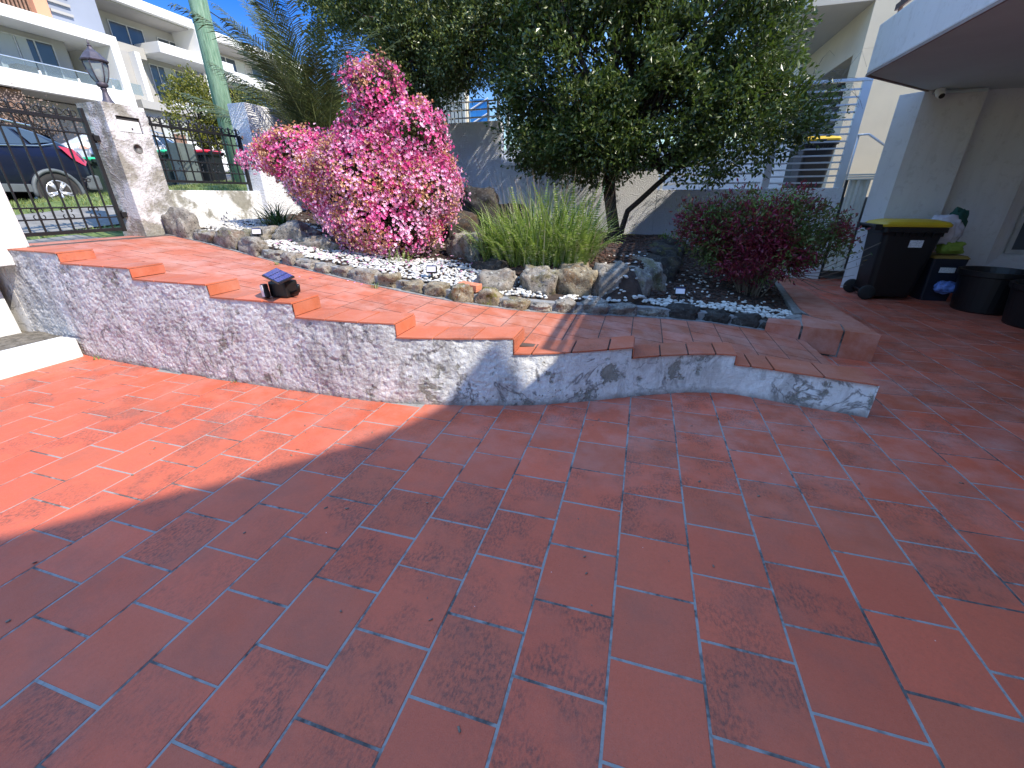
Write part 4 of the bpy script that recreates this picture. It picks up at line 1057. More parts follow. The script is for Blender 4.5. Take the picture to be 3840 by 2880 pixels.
# left (rear) hedge-like tree
tl = thing('hedge_tree', (-4.1, 8.7, 1.3), 'tall dense evergreen tree behind the azalea, left of the front tree', 'tree')
MB().tube([(-4.05, 8.75, 1.0), (-4.0, 8.7, 2.0), (-4.05, 8.6, 3.0), (-4.2, 8.5, 4.0)], [.15, .13, .11, .07], 12).build('trunk', MT['bark'], tl, smooth=True)
EL1 = [(-4.3, 8.4, 3.45, 1.0, .8, .6), (-3.4, 8.4, 3.65, .9, .8, .5), (-2.6, 8.4, 4.1, .9, .9, .6), (-5.3, 8.6, 4.35, 1.15, .9, .8), (-4.2, 8.5, 4.0, 1.2, .95, .85), (-3.1, 8.6, 3.95, 1.1, .95, .62), (-2.5, 8.6, 4.7, 1.2, 1.0, .8), (-4.3, 8.6, 4.9, 1.8, 1.0, .9), (-6.0, 8.7, 5.1, .8, .8, .5), (-5.0, 8.4, 3.4, .7, .7, .5)]
tips = inside(EL1, 6200, .3, 1.0, .43, 1.5, 14)
mb = MB(); sel = tips[RNG.choice(len(tips), 90, replace=False)]
limbs(mb, (-4.05, 8.6, 3.5), sel[:55], .035, 5); mb.build('branches', MT['bark'], tl, smooth=True)
P_, D_ = clusters(tips, 13, .07)
leaves('crown', P_, D_, RNG.uniform(.05, .085, len(P_)), RNG.uniform(.026, .040, len(P_)), MT['leaf2'], tl)

# bare pale twigs poking over the slat screen
tw = thing('bare_climber', (2.4, 9.3, 3.0), 'pale bare twigs of a climber arching over the silver slat screen', 'climber')
mb = MB(); rr = random.Random(5)
for k in range(22):
    x0 = rr.uniform(1.7, 2.6); z0 = rr.uniform(2.7, 3.1)
    ln = rr.uniform(.4, 1.1); a = rr.uniform(.1, 1.3)
    pts = [(x0 + ln * f * math.cos(a) + rr.uniform(-.03, .03), 9.35 + rr.uniform(-.12, .12), z0 + ln * (math.sin(a) * f - .5 * f * f * rr.uniform(.3, 1.2))) for f in np.linspace(0, 1, 7)]
    mb.tube(pts, [.006 * (1 - .7 * i / 6) for i in range(7)], 5)
mb.build('twigs', MT['twig'], tw)
tips = inside([(2.25, 9.2, 2.75, .75, .25, .42)], 240, .2, 1, None)
P_, D_ = clusters(tips, 5, .05); leaves('leaves', P_, D_, RNG.uniform(.03, .05, len(P_)), RNG.uniform(.015, .025, len(P_)), MT['leaf2'], tw)

# ------------------------------------------------------------------ azalea
az = thing('azalea_bush', (-3.35, 5.15, .9), 'large azalea covered in bright pink and faded orange blossoms', 'bush')
ELA = [(-3.30, 5.2, 1.62, .98, .72, .62), (-3.25, 5.3, 2.52, .32, .34, .44), (-4.45, 5.25, 2.0, .60, .45, .30), (-5.0, 5.25, 2.0, .45, .28, .13), (-2.72, 5.2, 2.12, .34, .40, .38), (-3.15, 4.95, 1.18, .72, .55, .36), (-2.58, 5.1, 1.55, .38, .45, .40), (-3.35, 5.2, 2.1, .42, .45, .30), (-4.0, 5.15, 1.7, .5, .5, .34), (-3.5, 5.25, 2.82, .14, .2, .15), (-3.1, 5.25, 2.82, .13, .2, .14)]
def solidcut(p):
    return np.ones(len(p), bool)
mb = MB(); rr = random.Random(3)
sel = inside(ELA, 80, .4, .95)
limbs(mb, (-3.35, 5.1, .88), sel, .022, 9, .05); mb.build('stems', MT['bark'], az)
t_in = inside(ELA, 6500, .3, .80)
P_, D_ = clusters(t_in, 4, .04); leaves('leaves', P_, D_, RNG.uniform(.03, .045, len(P_)), RNG.uniform(.012, .018, len(P_)), MT['azleaf'], az)
t_in = inside([ELA[1], ELA[2], ELA[4], ELA[7], ELA[9], ELA[10]], 3200, .0, .76)
P_, D_ = clusters(t_in, 5, .035); leaves('upper_leaves', P_, D_, RNG.uniform(.035, .05, len(P_)), RNG.uniform(.016, .022, len(P_)), MT['azleaf'], az)
def ell_depth(p, ells):
    E = np.array(ells); q = (p[:, None, :3] - E[None, :, :3]) / E[None, :, 3:6]; return np.linalg.norm(q, axis=2).min(1)
def shell(n, seed, thr_lo, thr_hi):
    out = []
    tot = 0
    while tot < n:
        t_ = inside(ELA, n * 2, .86, 1.04, None, seed=seed)
        dd = ell_depth(t_, ELA); z = fbm(t_[:, :3] * 3.0, 3, 40)
        k = (dd > .80) & (z > thr_lo) & (z < thr_hi)
        out.append(t_[k]); tot += k.sum()
    return np.concatenate(out)[:n]
def flowers(name, tips, k, size, mat, petals=5, spread=.035, cup=.35):
    n = len(tips)
    C = np.repeat(tips[:, :3], k, 0) + RNG.normal(size=(n * k, 3)) * spread
    D = np.repeat(tips[:, 3:6], k, 0) + RNG.normal(size=(n * k, 3)) * .5
    D, U, W = frames(D); N = len(C); s = RNG.uniform(size[0], size[1], N)[:, None]
    V = [C - D * s * .35]; 
    for j in range(petals):
        a = 2 * math.pi * j / petals; da = math.pi / petals * .92
        t_ = U * math.cos(a) + W * math.sin(a)
        l_ = U * math.cos(a - da) + W * math.sin(a - da); r_ = U * math.cos(a + da) + W * math.sin(a + da)
        V += [C + l_ * s * .62 + D * s * cup * .5, C + t_ * s * (1.0) + D * s * cup * RNG.uniform(.3, 1.2, (N, 1)), C + r_ * s * .62 + D * s * cup * .5]
    V = np.stack(V, 1); m = V.shape[1]
    F = []
    for j in range(petals): F += [(0, 1 + 3 * j, 2 + 3 * j), (0, 2 + 3 * j, 3 + 3 * j)]
    F = np.array(F)[None] + (np.arange(N) * m)[:, None, None]
    return npmesh(name, V.reshape(-1, 3), F.reshape(-1, 3), mat, az)
sh_ = shell(3000, 1, 0, 1); hi_ = sh_[:, 2] + RNG.normal(0, .25, len(sh_)) > 1.95
flowers('blossoms', np.concatenate([sh_[hi_], sh_[~hi_][::4]]), 7, (.017, .027), MT['pink'], spread=.042)
flowers('pale_blossoms', np.concatenate([sh_[~hi_][1::4], sh_[~hi_][2::4], sh_[hi_][::6]]), 7, (.017, .027), MT['palepink'], spread=.042)
flowers('faded_blossoms', shell(1500, 3, 0, .54), 8, (.012, .021), MT['faded'], 4, .045, .8)

# ------------------------------------------------------------------ ferns and grass clump
def blades(P0, az_, lean, Lg, W, nseg=6, curve=1.0):
    n = len(P0); ca, sa = np.cos(az_), np.sin(az_)
    rows = []
    for i in range(nseg + 1):
        f = i / nseg
        ang = lean + curve * f * f * .9
        if i == 0: hx = np.zeros(n); hz = np.zeros(n)
        else:
            hx = hx + np.sin(ang) * Lg / nseg; hz = hz + np.cos(ang) * Lg / nseg
        c = P0 + np.stack([ca * hx, sa * hx, hz], 1)
        wv = (W * (1 - f ** 1.6) + .0012)[:, None] * .5
        s_ = np.stack([-sa, ca, 0 * ca], 1)
        rows.append(c - s_ * wv); rows.append(c + s_ * wv)
    V = np.stack(rows, 1); m = 2 * (nseg + 1)
    F = np.array([(2 * i, 2 * i + 1, 2 * i + 3, 2 * i + 2) for i in range(nseg)])[None] + (np.arange(n) * m)[:, None, None]
    return V.reshape(-1, 3), F.reshape(-1, 4)
fc_ = thing('fern_clump', (-1.1, 5.0, .77), 'wide clump of sunlit lime green ferns and grassy blades above the boulders', 'fern')
n = 1000
x = RNG.uniform(-1.75, -.62, n); y = RNG.uniform(4.70, 5.7, n)
P0 = np.stack([x, y, np.full(n, .74)], 1)
out = np.arctan2(y - 5.2, x + 1.05) + RNG.normal(0, .8, n)
V, F = blades(P0, out, RNG.uniform(.0, .42, n), RNG.uniform(.35, 1.0, n) * (1 - .3 * np.abs(x + 1.05)), RNG.uniform(.012, .024, n), 6, RNG.uniform(.05, 1.5, n))
npmesh('blades', V, F, MT['fern'], fc_)
n = 90
x = RNG.uniform(-1.7, -.4, n); y = RNG.uniform(4.9, 5.6, n)
V, F = blades(np.stack([x, y, np.full(n, .74)], 1), np.arctan2(y - 5.2, x + 1.05), RNG.uniform(.0, .35, n), RNG.uniform(.75, 1.08, n), np.full(n, .005), 6, RNG.uniform(.0, .35, n))
npmesh('flower_stalks', V, F, MT['twig'], fc_)
def frond(mb, base, a, lean, L, wid, nl, curve):
    """fern frond: arching rib with paired leaflets"""
    p = Vector(base); ca, sa = math.cos(a), math.sin(a); pts = []
    for i in range(nl + 1):
        f = i / nl; ang = lean + curve * f * f
        pts.append((p.copy(), ang)); p += Vector((ca * math.sin(ang), sa * math.sin(ang), math.cos(ang))) * (L / nl)
    for i in range(2, nl):
        f = i / nl; w_ = wid * (math.sin(min(1, f * 1.6 + .12) * math.pi / 2)) * (1 - f ** 3 * .85)
        c, ang = pts[i]; t_ = Vector((ca * math.sin(ang), sa * math.sin(ang), math.cos(ang))); s_ = Vector((-sa, ca, 0))
        for sg in (-1, 1):
            b0 = c; b1 = c + t_ * (L / nl) * .85; tp = c + s_ * sg * w_ + t_ * L / nl * .6 + Vector((0, 0, -.15 * w_))
            mb.add([b0, b1, tp], [(0, 1, 2)])
rr = random.Random(12)
mb = MB()
for k in range(330):
    x = rr.uniform(-1.78, -.55); y = rr.uniform(4.66, 5.6); a = math.atan2(y - 5.25, x + 1.05) + rr.gauss(0, .5)
    frond(mb, (x, y, .76), a, rr.uniform(.1, .7), rr.uniform(.35, .72), rr.uniform(.034, .05), 26, rr.uniform(.5, 1.5))
for k in range(26): frond(mb, (rr.uniform(-1.5, -.6), rr.uniform(4.7, 5.3), .76), rr.uniform(0, 6.28), rr.uniform(.0, .25), rr.uniform(.7, .95), .05, 34, rr.uniform(.2, .6))
mb.build('fern_fronds', MT['fern'], fc_)
mb = MB()
for k in range(26):
    x = rr.uniform(-1.2, -.25); y = 4.50 + rr.uniform(0, .1)
    pts = [(x, y + .08, .78)]; 
    for i in range(5): pts.append((pts[-1][0] + rr.uniform(-.03, .03), pts[-1][1] - .02 + rr.uniform(-.02, .01), pts[-1][2] - rr.uniform(.03, .08)))
    mb.tube(pts, .0035, 4)
mb.build('dry_runners', MT['twig'], fc_)
# small ferns at the azalea foot and strap leaved clump near the gate
sf = thing('small_fern', (-2.6, 4.45, .7), 'few thin fern fronds growing from the pebbles below the azalea', 'fern')
mb = MB()
for k in range(9): frond(mb, (-2.75 + rr.uniform(-.2, .25), 4.5 + rr.uniform(-.1, .1), .7), rr.uniform(0, 6.28), rr.uniform(.1, .5), rr.uniform(.25, .4), .025, 20, 1.0)
mb.build('fronds', MT['fern'], sf)
ag = thing('strap_leaf_clump', (-5.45, 5.5, 1.1), 'dark strap leaved clump on the pebbles in front of the low white wall', 'plant')
n = 130; a = RNG.uniform(0, 2 * math.pi, n)
V, F = blades(np.array([-5.30, 5.45, 1.08]) + RNG.normal(0, .07, (n, 3)) * np.array([1, 1, .1]), a, RNG.uniform(.3, 1.0, n), RNG.uniform(.32, .58, n), RNG.uniform(.016, .026, n), 6, RNG.uniform(.5, 1.3, n))
npmesh('leaves', V, F, MT['strap'], ag)

# ------------------------------------------------------------------ palm
pm = thing('palm', (-5.45, 6.9, 1.1), 'feathery palm with arching fronds between the green pole and the trees', 'palm')
MB().tube([(-5.45, 6.95, 1.0), (-5.45, 6.95, 1.5), (-5.43, 6.95, 2.0)], [.17, .15, .12], 12).build('trunk', MT['bark'], pm, smooth=True)
rr = random.Random(21)
specs = [(math.radians(172), .80, 2.9, .30), (math.radians(188), 1.0, 2.6, .25), (math.radians(165), .55, 2.9, .45), (math.radians(150), .35, 2.9, .5), (math.radians(200), .95, 2.2, .5), (math.radians(180), .35, 2.9, .6)]
for k in range(34): specs.append((rr.uniform(0, 2 * math.pi), rr.uniform(.02, .50), rr.uniform(1.7, 2.7), rr.uniform(.5, 1.1)))
for (a, lean, L, cv) in specs:
    ca, sa = math.cos(a), math.sin(a); p = Vector((-5.43 + .05 * ca, 6.95 + .05 * sa, 1.95)); nl = 46
    if L * sa > 1.2: L = 1.5
    pts = []
    for i in range(nl + 1):
        f = i / nl; ang = lean + cv * f * f * 1.1; tv = Vector((ca * math.sin(ang), sa * math.sin(ang), math.cos(ang)))
        pts.append((p.copy(), tv)); p += tv * (L / nl)
    f_ = MB().tube([q[0] for q in pts[::5]], [.013 * (1 - .85 * i / 9) for i in range(len(pts[::5]))], 5).build('frond', MT['palmstem'], pm)
    vs = []; fs = []; s_ = Vector((-sa, ca, 0))
    for i in range(5, nl + 1):
        f = i / nl; c, tv = pts[i]; up = s_.cross(tv)
        ln = .42 * math.sin(min(1., f * 2.2) * math.pi / 2) * (1 - f ** 4 * .75)
        for sg in (-1, 1):
            for h_ in (0, .5):
                d = (s_ * sg * .75 + tv * .75 + up * rr.uniform(-.05, .45)).normalized()
                b0 = c + tv * L / nl * h_; w_ = tv * .0085
                m1 = b0 + d * ln * .55; tp = b0 + d * ln + Vector((0, 0, -.07 * rr.random()))
                o = len(vs); vs += [tuple(b0 - w_ * .6), tuple(b0 + w_ * .6), tuple(m1 + w_), tuple(tp), tuple(m1 - w_)]
                fs += [(o, o + 1, o + 2, o + 4), (o + 4, o + 2, o + 3)]
    b = MB(); b.v = vs; b.f = fs; b.build('leaflets', MT['palmleaf'], f_)

# ------------------------------------------------------------------ nandina bush and seedlings in the shade
nb = thing('nandina_bush', (1.42, 6.1, .35), 'shaded bush with maroon and green leaves at the end of the raised walkway', 'bush')
mb = MB(); rr = random.Random(8)
for k in range(34):
    a = rr.uniform(0, 6.28); r0 = rr.uniform(0, .16); x, y = 1.42 + r0 * math.cos(a), 6.1 + r0 * math.sin(a); sp = rr.uniform(.15, .62)
    mb.tube([(x, y, .28), (x + sp * .3 * math.cos(a), y + sp * .3 * math.sin(a), .6), (x + sp * math.cos(a), y + sp * .8 * math.sin(a), rr.uniform(.85, 1.4))], [.009, .007, .003], 5)
for k in range(6): mb.tube([(1.8, 6.0, .6), (2.1, 5.9, .45 + .05 * k), (2.3 + .05 * k, 5.85, .4 + .12 * k)], [.005, .004, .002], 5)
mb.build('stems', MT['twig'], nb)
ELN = [(.55, 6.15, 1.32, .16, .15, .12), (2.15, 6.05, 1.25, .14, .12, .14), (1.1, 6.1, 1.46, .2, .2, .12), (1.7, 6.1, 1.45, .22, .2, .12), (2.3, 5.95, .85, .12, .1, .08), (1.35, 6.15, 1.08, .68, .48, .36), (1.75, 6.1, 1.05, .5, .4, .38), (.85, 6.15, 1.08, .42, .38, .34), (1.4, 6.1, .80, .68, .48, .30), (2.08, 6.0, .98, .26, .28, .22)]
def mixleaf(name, n, mat, lo, thr0, thr1, ls, seed, cut=None):
    t_ = inside(ELN, n * 3, lo, 1.0, None, seed=seed); z = fbm(t_[:, :3] * 2.6, 2, 77); t_ = t_[(z > thr0) & (z < thr1)][:n]
    P_, D_ = clusters(t_, 6, .045); leaves(name, P_, D_ + np.array([0, 0, -.1]), RNG.uniform(ls[0], ls[1], len(P_)), RNG.uniform(.015, .024, len(P_)), mat, nb)
mixleaf('red_leaves', 1900, MT['nandred'], .5, .47, 1, (.045, .07), 1)
mixleaf('green_leaves', 1800, MT['nandgreen'], .35, 0, .62, (.045, .07), 2)
t_ = inside([(.75, 6.15, 1.3, .26, .25, .14), (1.45, 6.1, 1.45, .3, .25, .1)], 90, .3, 1); P_, D_ = clusters(t_, 6, .04)
leaves('young_leaves', P_, D_, RNG.uniform(.04, .06, len(P_)), RNG.uniform(.012, .018, len(P_)), MT['nandbright'], nb)
def seedling(loc, r, n, lab, name='seedling'):
    t = thing(name, loc, lab, 'plant')
    mb = MB()
    for k in range(6): mb.tube([loc, (loc[0] + random.uniform(-r, r), loc[1] + random.uniform(-r, r), loc[2] + r * 1.6)], [.006, .002], 5)
    mb.build('stems', MT['twig'], t)
    t_ = inside([(loc[0], loc[1], loc[2] + r * 1.1, r, r, r * .8)], n, .2, 1); P_, D_ = clusters(t_, 5, .03)
    leaves('leaves', P_, D_, RNG.uniform(.035, .06, len(P_)), RNG.uniform(.014, .022, len(P_)), MT['nandbright'], t)
seedling((.72, 8.4, .56), .24, 70, 'small bright green seedling shrub at the foot of the wall, left of the maroon bush')
seedling((.45, 8.6, .60), .14, 22, 'tiny green sprig beside the shaded boulder by the wall')
# grass tufts at the edging foot
tg = []
def tuft(loc, lab, n=26, L=.09):
    t = thing('grass_tuft', loc, lab, 'grass tuft', 'weeds sprouting in the paving joints')
    a = RNG.uniform(0, 2 * math.pi, n)
    V, F = blades(np.array(loc) + RNG.normal(0, .02, (n, 3)) * np.array([1, 1, 0]), a, RNG.uniform(.1, .8, n), RNG.uniform(L * .5, L, n), RNG.uniform(.003, .005, n), 4, RNG.uniform(.2, 1., n))
    npmesh('blades', V, F, MT['fern'], t)
tuft((-5.28, 2.655, .0), 'tiny weed tuft where the white kerb meets the stepped wall', 16, .05)
tuft((-2.58, 3.74, .65), 'small grass tuft at the foot of the rock edging right of the azalea shadow', 30, .09)
tuft((-3.95, 3.92, .81), 'pale grass tuft at the foot of the rock edging left of the solar floodlight', 22, .07)
tuft((-3.35, 2.572, .0), 'tiny weed at the foot of the stepped wall', 8, .035)

# ------------------------------------------------------------------ neighbour on the far side of the rear wall
bh = thing('beige_house', (4.5, 14, 1.4), 'beige rendered neighbouring house with a projecting balcony beyond the slat screen', 'house')
MB().box(3.83, 12, 12.5, 26, .5, 4.16).build('wall', MT['beige'], bh) if False else None
MB().box(3.83, 12, 12.0, 12.45, .5, 4.16).build('wall', MT['beige'], bh)
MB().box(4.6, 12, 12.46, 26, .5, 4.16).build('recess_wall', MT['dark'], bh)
MB().box(3.83, 12, 12.0, 26, 4.163, 4.92).build('beam', MT['beige'], bh)
MB().box(3.83, 12, 12.0, 26, 5.13, 9.5).build('upper_wall', MT['beige'], bh)
MB().box(2.68, 12.1, 12.0, 16.5, 4.923, 5.127).build('balcony_slab', MT['beigesoffit'], bh)
MB().box(2.68, 2.85, 12.0, 16.5, 5.13, 6.1).box(2.851, 3.82, 12.0, 12.18, 5.13, 6.1).build('balcony_parapet', MT['beige'], bh)
MB().lathe([(.001, 0), (.07, 0), (.075, -.015), (.001, -.016)], (3.15, 13.0, 4.92), 16).build('downlight', MT['frame'], bh)
for k in range(4): MB().box(3.80, 3.828, 16.6 + k * 1.2, 17.5 + k * 1.2, 5.3, 7.2).build('window', MT['pane'], bh)
ns = thing('ribbed_neighbour_wall', (-5, 13, 1.4), 'pale ribbed wall of a building seen between the trees above the rear wall', 'building')
for k in range(24): MB().box(-7.9 + k * .115, -7.82 + k * .115, 12.9, 13.0, 1.4, 4.5).build('rib', MT['blind'], ns)
MB().box(-8.0, -5.15, 13.003, 13.2, 1.4, 4.5).build('wall', MT['beige'], ns)
MB().box(-5.1, -4.55, 13.1, 13.2, 2.5, 4.0).build('window', MT['seeblue'], ns)
for k in range(4): MB().tube([(-5.1, 13.09, 2.7 + k * .35), (-4.55, 13.09, 2.95 + k * .35)], .02).build('lattice_bar', MT['far_white'], ns)
MB().box(-4.5, 3.2, 13.0, 13.2, 1.4, 2.7).build('lower_wall', MT['far_white'], ns)

# ------------------------------------------------------------------ land outside: verge, road, hillside
def land_z(x, y):
    x = np.asarray(x, float); y = np.asarray(y, float)
    sl = .10 * (np.clip(y, -30, 40) - 4.8)
    z = np.interp(x, [-60, -34, -27, -19.5, -18.5, -12.2, -11.9, -9.6, -9.0, -8.3, -7.4, -6.9, -6.5], [5.0, 3.4, 1.9, 1.40, 1.30, 1.26, 1.36, 1.44, 1.48, 1.36, 1.18, 1.10, 1.05])
    k = np.interp(x, [-9, -7.2, -6.5], [1, .6, 0])
    return z + sl * k
xs = np.concatenate([np.linspace(-420, -62, 12), np.linspace(-60, -20, 40), np.linspace(-19.8, -6.5, 110)])
ys = np.concatenate([np.linspace(-300, -12, 20), np.linspace(-10, 30, 180), np.linspace(32, 420, 30)])
gx, gy = np.meshgrid(xs, ys, indexing='ij'); gz = land_z(gx, gy); ny = len(ys); nx = len(xs)
I = (np.arange(nx - 1)[:, None] * ny + np.arange(ny - 1)[None, :]).ravel()
struct(npmesh('verge_ground', np.stack([gx, gy, gz], -1).reshape(-1, 3), np.stack([I, I + ny, I + ny + 1, I + 1], 1), MT['grassbase'], None, True))
def sheet(name, x0, x1, y0, y1, dz, mat, step=.3):
    xs = np.arange(x0, x1 + .01, step if x1 - x0 > 2 else .1); ys = np.arange(y0, y1 + .01, .5)
    gx, gy = np.meshgrid(xs, ys, indexing='ij'); gz = land_z(gx, gy) + dz; ny = len(ys); nx = len(xs)
    I = (np.arange(nx - 1)[:, None] * ny + np.arange(ny - 1)[None, :]).ravel()
    return struct(npmesh(name, np.stack([gx, gy, gz], -1).reshape(-1, 3), np.stack([I, I + ny, I + ny + 1, I + 1], 1), mat, None, True))
sheet('road', -18.9, -11.95, -60, 60, .012, MT['asphalt'])
sheet('footpath', -8.35, -7.35, -20, 30, .02, MT['concrete'])
sheet('front_step', -7.05, -6.15, 2.9, 4.3, .012, MT['concrete'])
sheet('driveway_apron', -12, -8.4, 5.7, 6.5, .006, MT['concrete'])
sheet('far_footpath', -20.6, -19.3, -20, 40, .03, MT['concrete'])
sheet('forecourt', -31, -21.2, 4, 42, .05, MT['concrete'])
struct(MB().box(-60, 60, 9.77, 200, .0, 1.44).build('neighbour_ground', MT['concrete']))
struct(MB().box(-7.6, 300, -300, -3.0, -.4, -.02).build('ground', MT['concrete']))
struct(MB().box(9.4, 300, -3.0, 9.77, -.4, -.02).build('yard_ground', MT['concrete']))
n = 26000
x = RNG.uniform(-11.8, -6.7, n); y = RNG.uniform(2.6, 12.5, n)
k = ~(((x > -8.4) & (x < -7.3)) | ((x > -7.1) & (y < 4.3)) | ((y > 5.7) & (y < 6.5) & (x < -8.4)))
x, y = x[k], y[k]; n = len(x)
V, F = blades(np.stack([x, y, land_z(x, y)], 1), RNG.uniform(0, 6.28, n), RNG.uniform(.1, .9, n), RNG.uniform(.04, .10, n), RNG.uniform(.006, .011, n), 2, RNG.uniform(0, 1., n))
tag(npmesh('grass', V, F, MT['grass']), 'short sunlit grass on the street verge beyond the gate', 'grass', kind='stuff')
t = thing('white_street_wall', (-20, 18, 2.5), 'plain white wall across the road behind the red lidded bin', 'wall')
MB().box(-20.3, -20.0, 16.4, 24, 1.8, 3.92).build('render', MT['far_white'], t, bevel=.02)
MB().box(-19.99, -19.9, 15.9, 16.4, 2.4, 4.1).build('brick_pier', MT['brick'], t, bevel=.01)

# pole
pl_ = thing('timber_pole', (-9, 8.47, 1.8), 'green weathered timber power pole leaning out of the top of the view', 'pole')
MB().tube([(-9, 8.47, 1.5), (-9, 8.49, 4), (-9, 8.54, 11)], [.182, .172, .145], 28).build('shaft', MT['pole'], pl_, smooth=True)

# ------------------------------------------------------------------ car
def suv(label, loc, rz, paint, name='parked_car'):
    """length along Y, rear at +Y; origin on the ground under the rear axle"""
    t = thing(name, (0, 0, 0), label, 'car')
    prof = [(-3.65, .55, .72, .74), (-3.60, .42, .80, .82), (-3.2, .35, .96, .98), (-2.6, .33, 1.04, 1.06), (-2.35, .33, 1.07, 1.10), (-1.75, .33, 1.10, 1.52), (-1.3, .33, 1.13, 1.66), (-.6, .33, 1.17, 1.68), (0, .33, 1.22, 1.62), (.28, .34, 1.28, 1.52), (.52, .36, 1.22, 1.30), (.74, .42, 1.02, 1.10), (.82, .5, .85, .95)]
    V = []; n = 12
    for (y, zb, zs, zt) in prof:
        hw = .88 - .10 * max(0, (-y - 3.0)) - .10 * max(0, (y - .5))
        tw = hw * (.72 if zt - zs > .15 else .93)
        half = [(hw * .80, zb), (hw * .985, zb + .08), (hw, (zb + zs) / 2), (hw * .965, zs), (tw, zt - .05 if zt - zs > .1 else zt), (tw * .8, zt)]
        V += [(x, y, z) for x, z in half] + [(-x, y, z) for x, z in half[::-1]]
    F = []
    for i in range(len(prof) - 1):
        for k in range(n): F.append((i * n + k, (i + 1) * n + k, (i + 1) * n + (k + 1) % n, i * n + (k + 1) % n))
    F.append(tuple(range(n))); F.append(tuple(range((len(prof) - 1) * n, len(prof) * n))[::-1])
    b = MB(); b.v = V; b.f = F; body = b.build('body', paint, t, smooth=True)
    sub = body.modifiers.new('smooth', 'SUBSURF'); sub.levels = 1; sub.render_levels = 1
    for sg in (-1, 1):
        mb = MB()
        def sp(y, z, o=.012):
            pr = prof; i = max(k for k in range(len(pr) - 1) if pr[k][0] <= y); f = (y - pr[i][0]) / (pr[i + 1][0] - pr[i][0])
            zs = pr[i][2] + f * (pr[i + 1][2] - pr[i][2]); zt = pr[i][3] + f * (pr[i + 1][3] - pr[i][3])
            hw = .88 * .965; tw = .88 * .72; g = min(1, max(0, (z - zs) / max(.05, zt - .05 - zs)))
            return (sg * (hw + (tw - hw) * g + o), y, z)
        for poly in ([(-1.95, 1.16), (-1.62, 1.45), (-1.12, 1.56), (-1.10, 1.19)], [(-1.03, 1.20), (-1.03, 1.57), (-.35, 1.58), (-.20, 1.26)], [(-.12, 1.28), (-.25, 1.57), (.02, 1.52), (.24, 1.34)]):
            o = len(mb.v); mb.v += [sp(y, z) for y, z in poly]; mb.f.append(tuple(range(o, o + 4)))
        mb.build('side_window', MT['carglass'], t)
        MB().tube([sp(-1.95, 1.145, .016), sp(-1.0, 1.18, .016), sp(.0, 1.25, .016), sp(.26, 1.31, .016)], .010, 6).build('window_trim', MT['chrome'], t)
        MB().tube([(sg * .66, -1.3, 1.67), (sg * .66, -.4, 1.69), (sg * .65, .1, 1.63)], .018, 6).build('roof_rail', MT['chrome'], t)
        MB().add([(sg * .885, .30, 1.27), (sg * .80, .60, 1.24), (sg * .78, .80, 1.0), (sg * .86, .70, .90), (sg * .895, .48, 1.02)], [(0, 1, 2, 3, 4)]).build('tail_light', MT['tail'], t)
        MB().box(sg * .84, sg * .90, -1.95, -.45, .35, .50).build('sill', MT['cargrey'], t, bevel=.01)
        for wy in (0, -2.65):
            m = Matrix.Translation((sg * .80, wy, .35)) @ Matrix.Rotation(R(90 * sg), 4, 'Y')
            wl = MB().lathe([(.20, -.11), (.33, -.11), (.355, -.09), (.36, 0), (.355, .08), (.335, .10), (.25, .10), (.235, .085)], n=36, m=m).build('wheel', MT['tyre'], t, smooth=True)
            mb = MB().lathe([(.236, .085), (.24, .10), (.22, .105), (.21, .07)], n=36, m=m, caps=False); mb.lathe([(.001, .10), (.05, .10), (.06, .07)], n=16, m=m, caps=False)
            for k in range(5):
                a = 2 * math.pi * k / 5
                for da in (-.14, .14):
                    p0 = m @ Vector((.045 * math.cos(a), .045 * math.sin(a), .085)); p1 = m @ Vector((.222 * math.cos(a + da), .222 * math.sin(a + da), .09))
                    mb.tube([p0, p1], [.03, .024], 6)
            mb.build('rim', MT['alloy'], wl, smooth=True)
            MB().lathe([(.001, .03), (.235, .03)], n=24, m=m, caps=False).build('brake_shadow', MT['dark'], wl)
            mb = MB()
            for a in np.linspace(-10, 190, 14): pass
            arc = [(sg * .895, wy + .43 * math.cos(R(a)), .35 + .43 * math.sin(R(a))) for a in np.linspace(-12, 192, 18)]
            MB().tube(arc, .04, 6).build('wheel_arch', MT['cargrey'], t, smooth=True)
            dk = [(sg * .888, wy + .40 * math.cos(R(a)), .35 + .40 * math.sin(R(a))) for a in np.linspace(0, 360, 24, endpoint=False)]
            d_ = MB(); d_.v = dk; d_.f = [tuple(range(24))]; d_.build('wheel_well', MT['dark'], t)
    MB().box(-.86, .86, .60, .90, .40, .72).build('bumper', MT['cargrey'], t, bevel=.05)
    MB().add([(-.58, .335, 1.50), (.58, .335, 1.50), (.66, .60, 1.25), (-.66, .60, 1.25)], [(0, 1, 2, 3)]).build('rear_window', MT['carglass'], t)
    t.location = loc; t.rotation_euler = (0, 0, rz); return t
suv('navy blue SUV parked at the kerb, seen through the iron gate', (-13.38, 6.93, 1.32), 0, MT['carblue'])
suv('white car parked on the far side of the road beyond the navy SUV', (-17.4, 12.9, 2.0), 0, MT['carwhite'])

